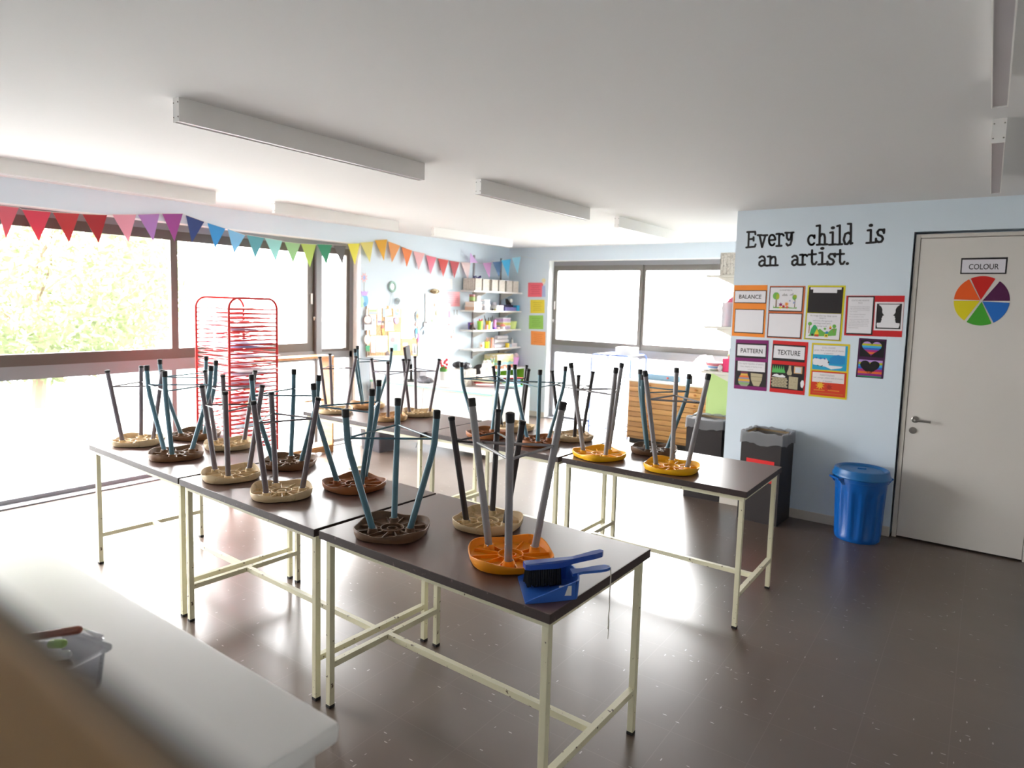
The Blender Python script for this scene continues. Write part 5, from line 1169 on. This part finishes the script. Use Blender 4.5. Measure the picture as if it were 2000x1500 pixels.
# ================================================================ white desk
dk = thing('desk', 'long white desk with a green edged top below the pinboard', 'desk', (-5.08, 5.83, 0), R(2.5))
m_grn = mat('#7fc8a0', .3)
MB().bbox(-.90, .88, -.39, .38, .715, .735, .003).build('desk_top', m_unit, dk); MB().box(-.90, .88, -.394, -.391, .714, .734).build('green_edge', m_grn, dk)['label'] = 'pale green front edge'
MB().box(-.90, .86, -.34, -.32, .06, .714).build('front_panel', m_unit, dk)
for x in (-.89, .86): MB().bbox(x-.0, x+.02, -.385, .375, 0, .714, .002).build('side_panel', m_unit, dk)
MB().box(.36, .858, -.318, .37, .05, .70).build('drawer_pedestal', m_unit, dk)
DZ_ = .735
def dpt(x, y): return onz(x, y, DZ_)
mn = thing('monitor', 'dark flat monitor seen edge on, tilted back on the desk', 'monitor', dpt(803, 744), R(38))
MB().bbox(-.02, .012, -.2, .2, .13, .42, .006, Matrix.Rotation(-.14, 4, 'Y')).build('screen', mat('#2a2729', .5), mn); MB().bbox(-.08, .08, -.1, .1, 0, .012, .003).box(-.012, .012, -.025, .025, .012, .2).build('stand', m_dark, mn)
di_ = (Matrix.Translation(dk.location) @ Matrix.Rotation(R(2.5), 4, 'Z')).inverted()
MB().tube([di_ @ Vector(q) for q in ((-5.0, 6.1, .742), (-5.02, 6.0, .742), (-5.05, 5.75, .742), (-5.1, 5.42, .742), (-5.11, 5.405, .6), (-5.13, 5.41, .2), (-5.2, 5.41, .02))], .003, 6).build('cable', mat('#6a6668', .5), dk)['label'] = 'thin grey cable over the desk front'
for k, dx in enumerate((-.05, .03)):
    tub('file_holder', ('left', 'right')[k]+' one of two grey file holders beside the monitor on the desk', 'file holder', dpt(803, 746)+Vector((dx*.8+.01, .15, 0)), .04, .12, .12, mat('#a3a0a4', .5))
fp = cup('flower_pot', 'little pot of red flowers behind the monitor on the desk', 'flower pot', dpt(812, 744)+Vector((.12, .36, 0)), .04, .05, .1, m_white)
mb = MB()
for k in range(9): mb.ball((.04*math.cos(k*2.4), .04*math.sin(k*2.4), .15+.012*k), .018, 8)
mb.build('flowers', mat('#d83c48', .6), fp, True)
MB().ball((0, 0, .12), .05, 10).build('leaves', mat('#5f9a4a', .7), fp, True)
t = thing('grey_bag', 'crumpled grey plastic bag lying on the desk', 'bag', dpt(829, 748), .3)
mb = MB(); rr2 = random.Random(4)
mb.ball((0, 0, .038), .038, 14, (2.9, 1.8, 1)); mb.v = [(x+rr2.uniform(-.012, .012), y+rr2.uniform(-.012, .012), max(.0, z+rr2.uniform(-.012, .012))) for x, y, z in mb.v]; mb.build('bag', mat('#77777e', .5, .2, 20), t, False)
cr = slat_basket('white_crate', 'big white slatted crate with black bags on top, standing on the desk', dpt(887, 754)+Vector((0, .13, 0)), .25, .22, .19, None, m_basket, R(4), 'crate')
cz = Vector(cr.location)+Vector((0, 0, .192))
MB().box(-.121, .121, -.106, .106, .18, .189).build('lid', m_basket, cr)
for dx, s_, lab in ((-.06, .9, 'left black shiny bag on the white crate'), (.065, .85, 'right black shiny bag on the white crate')):
    t = thing('black_bag', lab, 'bag', cz+Vector((dx, 0, 0)), .2, 'black bags on the crate'); mb = MB().ball((0, 0, .038), .04, 14, (1.6*s_, 1.9, .95)); mb.v = [(x+rr2.uniform(-.008, .008), y+rr2.uniform(-.008, .008), max(0, z+rr2.uniform(-.006, .006))) for x, y, z in mb.v]; mb.build('bag', mat('#26242a', .3, .2, 20), t, True)
roll('cardboard_roll', 'white paper roll with a brown core lying before the crate', dpt(858, 757), R(-70), .14, .028, '#f0eeec', None).children[0].data.materials[0] = paper('#efedea', .1)
tr = thing('tissue_heap', 'heap of crumpled white paper behind the black bags', 'paper heap', dpt(908, 750)+Vector((.02, .38, 0))); mb = MB().ball((0, 0, .13), .075, 14, (1, 1, 1.7)); mb.v = [(x+rr2.uniform(-.02, .02), y+rr2.uniform(-.02, .02), max(0, z+rr2.uniform(-.02, .02))) for x, y, z in mb.v]; mb.build('paper', paper('#f2f0ee', .2), tr)
CHX = ony(940, 730, 6.69).x
ch = thing('office_chair', 'black rounded backrest of an office chair behind the desk', 'chair', (CHX, 6.69, 0), R(3))
MB().prism([(.19*math.cos(a)*(1 if abs(math.cos(a)) < .7 else .98), .62+.0+.26*max(0, math.sin(a))) for a in [PI*k/16 for k in range(17)]] + [(-.19, .52), (.19, .52)][::1], lambda u, v, d: (u, d, v+.02), -.02, .02).build('backrest', mat('#241f20', .6), ch)
MB().bbox(-.2, .2, -.41, -.03, .42, .48, .02).build('seat', mat('#241f20', .6), ch, True); MB().tube([(0, -.2, .08), (0, -.2, .42)], .025, 10).box(-.02, .02, -.06, .0, .44, .56).build('column', m_dark, ch)
for k in range(5):
    a = 2*PI*k/5; MB().tube([(0, -.2, .09), (.21*math.cos(a), -.2+.21*math.sin(a), .06), (.21*math.cos(a), -.2+.21*math.sin(a), .025)], [.018, .014, .024], 8).build('leg', m_dark, ch, True)
SH = [('#f4f4f6', 0), ('#d8d2e2', .5), ('#52c4a8', -.3), ('#f2f2f2', .2), ('#d34a48', .9), ('#e9e2c0', .1), ('#f1eef2', -.6), ('#e0e4ea', .7), ('#bfe3ea', .35), ('#f3f0ee', -.1), ('#c9433f', .25), ('#f6f4f2', .6)]
SL = ['white sheet at the bottom of the loose papers on the desk', 'lilac sheet in the loose desk papers', 'turquoise folder in the loose desk papers', 'white sheet over the turquoise folder', 'red folder sticking out of the desk papers', 'cream exercise book on the desk papers', 'white sheet twisted left in the desk papers', 'grey white sheet twisted right in the desk papers', 'pale aqua sheet near the top of the desk papers', 'white sheet lying under the upper red folder', 'upper red folder in the desk papers', 'topmost white sheet of the desk papers']
pc = dpt(962, 757)
for k, ((c_, a), lab) in enumerate(zip(SH, SL)):
    t = thing('paper_sheet' if 'folder' not in lab else 'folder', lab, 'paper' if 'folder' not in lab else 'folder', pc+Vector((rnd.uniform(-.2, .12), rnd.uniform(.02, .2), k*.011)), a, 'loose papers on the desk')
    mb = MB(); w_, d_ = .15, .105; n = 6; vs = []
    for i in range(n+1):
        for j_ in range(n+1):
            u, v = -w_+2*w_*i/n, -d_+2*d_*j_/n; vs.append((u, v, .001+.006*(u/w_)**2*(k % 2)))
    mb.add(vs, [(i*(n+1)+j_, (i+1)*(n+1)+j_, (i+1)*(n+1)+j_+1, i*(n+1)+j_+1) for i in range(n) for j_ in range(n)])
    o = mb.build('sheet', card(c_), t); md = o.modifiers.new('t', 'SOLIDIFY'); md.thickness = .005 if ('book' in lab or 'folder' in lab) else .002
# dark tote on the floor
tb = thing('floor_tote', 'dark grey plastic tote on the floor before the white desk', 'tote', (-5.52, 5.13, 0), R(-3)); m_tote = mat('#4b4950', .5)
tray(.18, .13, .26, .012, .03, .02).build('tub', m_tote, tb, True); MB().box(-.06, .06, -.152, -.140, .15, .18).build('grip', mat('#2f2d33', .5), tb)
wbx = tub('white_box', 'white box on the floor left of the dark tote by the narrow window', 'box', (-5.87, 5.20, 0), .16, .16, .3, m_unit)
# ================================================================ red drying rack by the window
m_red = mat('#cc2420', .4, .06, 12)
RX0, RX1, RY0, RY1, RH = -5.5, -5.0, 3.012, 3.458, 1.675
rk = thing('drying_rack', 'tall red wire drying rack full of paintings before the left window', 'drying rack', (-5.25, 3.235, 0))
def rl(x, y, z): return Vector((x+5.25, y-3.235, z))
for X in (RX0, RX1):
    pts = [rl(X, RY0, .06), rl(X, RY0, RH-.09)]
    for k in range(1, 7): a = PI-PI/2*k/6; pts.append(rl(X, RY0+.09+.09*math.cos(a), RH-.09+.09*math.sin(a)))
    for k in range(1, 7): a = PI/2-PI/2*k/6; pts.append(rl(X, RY1-.09+.09*math.cos(a), RH-.09+.09*math.sin(a)))
    pts += [rl(X, RY1, .06)]
    MB().tube(pts, .011, 10).build('end_frame', m_red, rk, True)
NL = 41
lv = [.12+k*.0365 for k in range(NL)]
ms = MB()
for X in (RX0, RX1): ms.tube([rl(X, RY0, 0), rl(X, RY1, 0)], .0075, 6)
for Y in (RY0+.01, RY0+.15, RY1-.15, RY1-.01): ms.tube([rl(RX0, Y, 0), rl(RX1, Y, 0)], .0045, 5)
for X in (RX0+.17, RX1-.17): ms.tube([rl(X, RY0, 0), rl(X, RY1, 0)], .0026, 5)
w0 = ms.build('wire_shelf', m_red, rk, True); w0.location.z = lv[0]
for z in lv[1:]:
    w = w0.copy(); C.objects.link(w); w.location.z = z
for X in (RX0, RX1):
    for Y in (RY0, RY1):
        c = MB().lathe([(0, -.012), (.03, -.012), (.03, .012), (0, .012)], 16, T=Matrix.Translation(rl(X, Y, .031)) @ Matrix.Rotation(PI/2, 4, 'Y')); c.box(*[v for p in ((X+5.25-.012, X+5.25+.012), (Y-3.235-.016, Y-3.235+.016), (.03, .07)) for v in p])
        c.build('caster', m_dark, rk)
PS = [(40, '#e9d6d6', .0, .0), (36, '#efe8ee', .01, .05), (35, '#d8c8dc', -.02, -.05), (32, '#c6c9e6', .03, .08), (31, '#d4d8ee', -.02, .02), (29, '#efeaf2', .04, .1), (27, '#f2eef2', -.09, .12), (26, '#f0ecf0', .10, -.06), (25, '#e6dde8', .04, .04), (23, '#efe9ee', -.08, .1), (22, '#dcd6e6', .05, .0), (19, '#e2e6f2', .0, .05), (16, '#f0dfe0', .02, .03), (13, '#b9dfe8', .02, .02), (10, '#f0ecf0', .03, .05), (8, '#ddd8ea', -.02, .0), (6, '#f2eeee', .0, .03), (4, '#efe6ea', .02, .02)]
ORD = ['topmost', 'second from the top', 'third from the top', 'fourth from the top', 'fifth from the top', 'sixth from the top', 'seventh from the top, sticking out at the left', 'eighth from the top, sticking out at the right', 'ninth from the top', 'tenth from the top, sticking out at the left', 'eleventh from the top', 'twelfth from the top', 'thirteenth from the top', 'pale turquoise one low down', 'fifteenth from the top', 'sixteenth from the top', 'last but one', 'lowest']
for (k, col, dx, dy), o_ in zip(PS, ORD):
    t = thing('painted_sheet', 'painted paper drying on the red rack, '+o_, 'painting', (-5.25+dx, 3.235+dy*.4, lv[k]+.0045), rnd.uniform(-.05, .05), 'paintings on the red rack')
    a, b, n = .26, .19, 8; vs = []; rr2 = random.Random(k)
    ph = rr2.uniform(0, 6)
    for i in range(n+1):
        for j in range(n+1):
            u, v = -a+2*a*i/n, -b+2*b*j/n; vs.append((u, v, .003+.006*math.sin(u*14+ph)*math.cos(v*11+ph)+.004))
    o = MB().add(vs, [(i*(n+1)+j, (i+1)*(n+1)+j, (i+1)*(n+1)+j+1, i*(n+1)+j+1) for i in range(n) for j in range(n)]).build('paper', [paper(col, .3)], t, True)
    md = o.modifiers.new('t', 'SOLIDIFY'); md.thickness = .0012

# ================================================================ wooden open unit by the window
def wood_mat(a, b, sc=(1, 9, 9)):
    m = bpy.data.materials.new('wood'); m.use_nodes = True; nt = m.node_tree; bs = nt.nodes['Principled BSDF']; bs.inputs['Roughness'].default_value = .45
    tc = nt.nodes.new('ShaderNodeTexCoord'); mp = nt.nodes.new('ShaderNodeMapping'); mp.inputs['Scale'].default_value = sc
    nz = nt.nodes.new('ShaderNodeTexNoise'); nz.inputs['Scale'].default_value = 3; nz.inputs['Detail'].default_value = 6; nz.inputs['Distortion'].default_value = .6
    oi = nt.nodes.new('ShaderNodeObjectInfo'); ad = nt.nodes.new('ShaderNodeVectorMath'); ad.operation = 'ADD'
    rp = nt.nodes.new('ShaderNodeValToRGB'); rp.color_ramp.elements[0].position = .3; rp.color_ramp.elements[1].position = .72
    rp.color_ramp.elements[0].color = (*lin(a), 1); rp.color_ramp.elements[1].color = (*lin(b), 1)
    nt.links.new(tc.outputs['Object'], mp.inputs[0]); nt.links.new(mp.outputs[0], ad.inputs[0]); nt.links.new(oi.outputs['Location'], ad.inputs[1]); nt.links.new(ad.outputs[0], nz.inputs['Vector']); nt.links.new(nz.outputs[0], rp.inputs[0]); nt.links.new(rp.outputs[0], bs.inputs['Base Color'])
    return m
m_wood = wood_mat('#b9834c', '#d2a068'); m_wood2 = wood_mat('#a9764a', '#c0905a')
wu = thing('wooden_unit', 'open pine shelf unit without a back standing against the low window glass', 'shelf unit', (-5.9, 4.25, 0))
MB().bbox(-.1, .1, -.49, .48, 1.045, 1.07, .002).build('top_board', m_wood, wu); MB().bbox(-.1, .1, -.47, .46, .06, .082, .002).build('bottom_board', m_wood, wu)
MB().bbox(-.1, .1, .46, .482, 0, 1.045, .002).build('side_panel', m_wood, wu); MB().bbox(-.1, .1, -.492, -.47, 0, 1.045, .002).build('side_panel', m_wood, wu)
MB().bbox(-.1, -.03, .20, .46, .56, .58, .002).build('half_shelf', m_wood, wu)
MB().prism([(-.47, .0), (-.4, .0), (-.2, .03), (0, .045), (.2, .03), (.4, .0), (.46, .0), (.46, .06), (-.47, .06)], lambda u, v, d: (.082+d, u, v), 0, .016).build('plinth', m_wood2, wu)

# ================================================================ plan chest under the back window
pcst = thing('plan_chest', 'wide wooden plan chest of shallow drawers under the back window', 'chest of drawers', (-3.03, 7.85, 0))
CW, CD_, CH = .575, .30, .79
m_ctop = mat('#ece6e0', .45)
MB().bbox(-CW-.01, CW+.01, -CD_-.012, CD_, CH-.022, CH, .003).build('top_board', m_ctop, pcst)
MB().box(-CW, -CW+.02, -CD_, CD_, .05, CH-.022).box(CW-.02, CW, -CD_, CD_, .05, CH-.022).box(-CW+.02, CW-.02, CD_-.015, CD_, .05, CH-.022).box(-CW+.02, CW-.02, -CD_+.02, CD_-.015, .05, .07).build('carcass', m_wood2, pcst)
MB().box(-CW+.02, CW-.02, -CD_+.03, CD_-.03, 0, .05).build('plinth', m_dark, pcst)
nd = 11; dh = (CH-.022-.075)/nd
for k in range(nd):
    z0 = .075+k*dh
    d = MB().bbox(-CW+.002, CW-.002, -CD_-.006, -CD_+.014, z0+.003, z0+dh-.003, .003).build('drawer', m_wood if k % 2 else m_wood2, pcst)
    for x in (-.29, .29):
        T = Matrix.Translation((x, -CD_-.006, z0+dh/2)) @ Matrix.Rotation(PI/2, 4, 'X')
        MB().lathe([(0, 0), (.008, 0), (.008, .012), (.014, .018), (.012, .027), (0, .029)], 14, T=T).build('knob', mat('#a8642c', .4), d, True)
t = tub('blue_case', 'grey blue flat case lying on the plan chest', 'case', (-3.22, 7.85, CH), .42, .3, .075, mat('#6f8fa6', .5)); MB().ball((.06, -.153, .04), .014, 8).build('clasp', mat('#c4564a', .4), t, True)
def lump(name, label, cat, loc, r, sc, col, seed, m=None, jit=.02):
    t = thing(name, label, cat, loc); r2 = random.Random(seed); mb = MB().ball((0, 0, r*sc[2]), r, 16, sc)
    mb.v = [(x+r2.uniform(-jit, jit), y+r2.uniform(-jit, jit), max(0, z+r2.uniform(-jit, jit))) for x, y, z in mb.v]; mb.build('bag', m or paper(col, .45), t, True); return t
lump('plastic_bag', 'tall crumpled pinkish white plastic bag on the plan chest', 'bag', (-2.80, 7.98, CH), .13, (1.15, .9, 1.25), '#efe6ec', 3); lump('plastic_bag', 'lower crumpled white plastic bag at the right of the plan chest', 'bag', (-2.59, 7.80, CH), .10, (1.1, 1, .8), '#f2e6ea', 9)
cup('black_can', 'small black tin standing before the plastic bags on the plan chest', 'tin', Vector((-2.86, 7.66, CH)), .032, .032, .1, m_dark)
t = thing('paper_bird', 'small folded paper bird with a red edge on the blue case', 'paper bird', (-3.06, 7.80, CH+.075)); MB().add([(0, 0, 0), (.05, .02, .03), (-.03, .02, .07), (.0, .03, .0), (.04, -.02, .01)], [(0, 1, 2), (0, 2, 3), (0, 4, 1), (2, 1, 3), (3, 1, 4), (0, 3, 4)]).build('paper', paper('#e9d8d6', .2), t)
# ================================================================ clear blue edged cabinet
m_pan = glass('clear panel', (.97, .98, 1), .05, .12, (.95, .96, 1)); m_pipe = mat('#5c7fe0', .4)
cb = thing('clear_cabinet', 'clear plastic cabinet with blue edging before the back window', 'cabinet', (-3.955, 7.95, 0))
mb = MB(); a, b, z0, z1 = .285, .245, .09, 1.06; r_ = .06
def loop(x): 
    P = [(x, -b, z0), (x, -b, z1-r_)]
    P += [(x, -b+r_-r_*math.cos(PI/2*k/5), z1-r_+r_*math.sin(PI/2*k/5)) for k in range(1, 6)] + [(x, b-r_+r_*math.sin(PI/2*k/5), z1-r_+r_*math.cos(PI/2*k/5)) for k in range(0, 6)] + [(x, b, z0)]
    return P
for y in (-b, b):
    P = [(-a, y, z0), (-a, y, z1-r_)] + [(-a+r_-r_*math.cos(PI/2*k/5), y, z1-r_+r_*math.sin(PI/2*k/5)) for k in range(1, 6)] + [(a-r_+r_*math.sin(PI/2*k/5), y, z1-r_+r_*math.cos(PI/2*k/5)) for k in range(0, 6)] + [(a, y, z0)]
    mb.tube(P, .008, 8)
mb.tube([(-a, -b, z0), (a, -b, z0), (a, b, z0), (-a, b, z0)], .008, 8, closed=True); mb.tube([(-a, -b, z0-.06), (a, -b, z0-.06)], .006, 8)
mb.build('blue_edging', m_pipe, cb, True)
MB().box(-a+.004, a-.004, -b+.001, -b+.003, z0, z1-.01).box(-a+.001, -a+.003, -b+.004, b-.004, z0, z1-.05).box(a-.003, a-.001, -b+.004, b-.004, z0, z1-.05).build('panel', m_pan, cb)
MB().box(-a+.03, a-.03, -b, b, z1-.006, z1).build('top', mat('#f1f3f8', .4), cb)
for x in (-a, a):
    for y in (-b, b): MB().tube([(x, y, 0), (x, y, z0)], .012, 8).build('leg', m_pipe, cb, True)
mb = MB()
for k in range(5):
    for x in (.16, .21): mb.box(x-.014, x+.014, -b-.001, -b+.0005, .86-k*.045, .885-k*.045)
mb.build('label_marks', mat('#a9c2ea', .5), cb)
tub('white_box', 'flat white box on top of the clear blue edged cabinet', 'box', (-3.82, 7.9, 1.061), .24, .2, .1, m_unit)

# ================================================================ shelves and cabinet on the side of the inner wall
m_sh2 = mat('#dcd8cc', .5)
PZ = [2.0, 1.54, 1.13]
for z, lab in zip(PZ, ('topmost cream shelf behind the wall corner, holding a white basket', 'middle cream shelf behind the wall corner, holding a pink filled jar', 'lowest cream shelf behind the wall corner, holding a striped bowl')):
    t = thing('side_shelf', lab, 'shelf', (XT-.155, 6.9, z), 0, 'shelves behind the wall corner')
    MB().bbox(-.155, .154, -1.0, 1.0, -.02, 0, .002).build('board', m_sh2, t)
    for y in (-.92, .5): MB().prism([(.154, -.02), (-.06, -.02), (-.06, -.03), (.154, -.12)], lambda u, v, d: (u, y+d, v), -.004, .004).build('bracket', m_sh2, t)
def ps(k, x, y): return Vector((XT-x, y, PZ[k]))
slat_basket('storage_basket', 'white slatted basket on the shelf behind the wall corner, above the posters', ps(0, .11, 6.08), .19, .26, .2, None, worn('#dcd6cb', '#b9b2a6', .7, 80, .5, .62))
j = cup('jar', 'tall clear jar filled with pink craft bits on the shelf behind the wall corner', 'jar', ps(1, .10, 6.02), .085, .09, .22, m_clear); MB().lathe([(0, .006), (.076, .006), (.082, .21), (0, .21)], 20).build('filling', worn('#dfb0b8', '#b9c4d0', .7, 30, .5, .62), j, True); MB().lathe([(0, .21), (.06, .21), (.03, .25), (0, .27)], 6).build('pink_top', mat('#d8607c', .5), j)
bw = cup('striped_bowl', 'bowl with red, white, blue and green stripes on the lowest side shelf', 'bowl', ps(2, .235, 6.04), .045, .086, .075, mat('#efe8e6', .4))
for z0, z1, c_ in ((.002, .012, '#7aa07a'), (.024, .042, '#7aa8d6'), (.05, .060, '#d04a66'), (.066, .0745, '#cf3050')):
    f = lambda z: .045+.041*z/.075
    MB().lathe([(f(z0)+.0003, z0), (f(z0)+.0012, z0), (f(z1)+.0012, z1), (f(z1)+.0003, z1)], 28).build('stripe', mat(c_, .4), bw, True)
slat_basket('pink_basket', 'hot pink plastic basket on the lowest side shelf', ps(2, .075, 6.03), .12, .14, .12, None, mat('#e2356e', .4))
j = cup('red_cup', 'red cup with a green rim inside the hot pink basket', 'cup', ps(2, .06, 6.0)+Vector((0, 0, .02)), .034, .042, .14, mat('#c8283c', .4)); MB().lathe([(.0385, .128), (.044, .128), (.044, .141), (.0385, .141)], 20).build('green_rim', mat('#8aa83a', .4), j, True)
cup('white_cup', 'white cup stacked in the red cup, behind the wall corner', 'cup', ps(2, .06, 6.0)+Vector((0, 0, .135)), .036, .042, .075, mat('#e8e2e4', .4))
cup('white_saucer', 'white saucer beside the striped bowl', 'saucer', ps(2, .285, 5.955), .02, .035, .012, m_white)
lump('paper_tissue', 'crumpled white tissue between the bowl and the hot pink basket', 'tissue', ps(2, .155, 5.965), .03, (.8, .8, 1), '#f2f0f0', 5, None, .006)
gc = thing('green_cabinet', 'pale lime green cabinet under the lowest side shelf, behind the second bin', 'cabinet', (XT-.16, 6.72, 0)); m_gc = mat('#b5cf86', .5, .03, 4)
MB().bbox(-.15, .158, -.6, .6, .06, 1.09, .003).build('carcass', m_gc, gc); MB().box(-.13, .15, -.58, .58, 0, .06).build('plinth', m_dark, gc)
for y in (-.6, .0): 
    d = MB().bbox(-.166, -.151, y+.003, y+.597, .07, 1.08, .002).build('door', m_gc, gc); MB().ball((-.175, y+.54 if y < 0 else y+.06, .65), .012, 10).build('knob', m_steel, d, True)
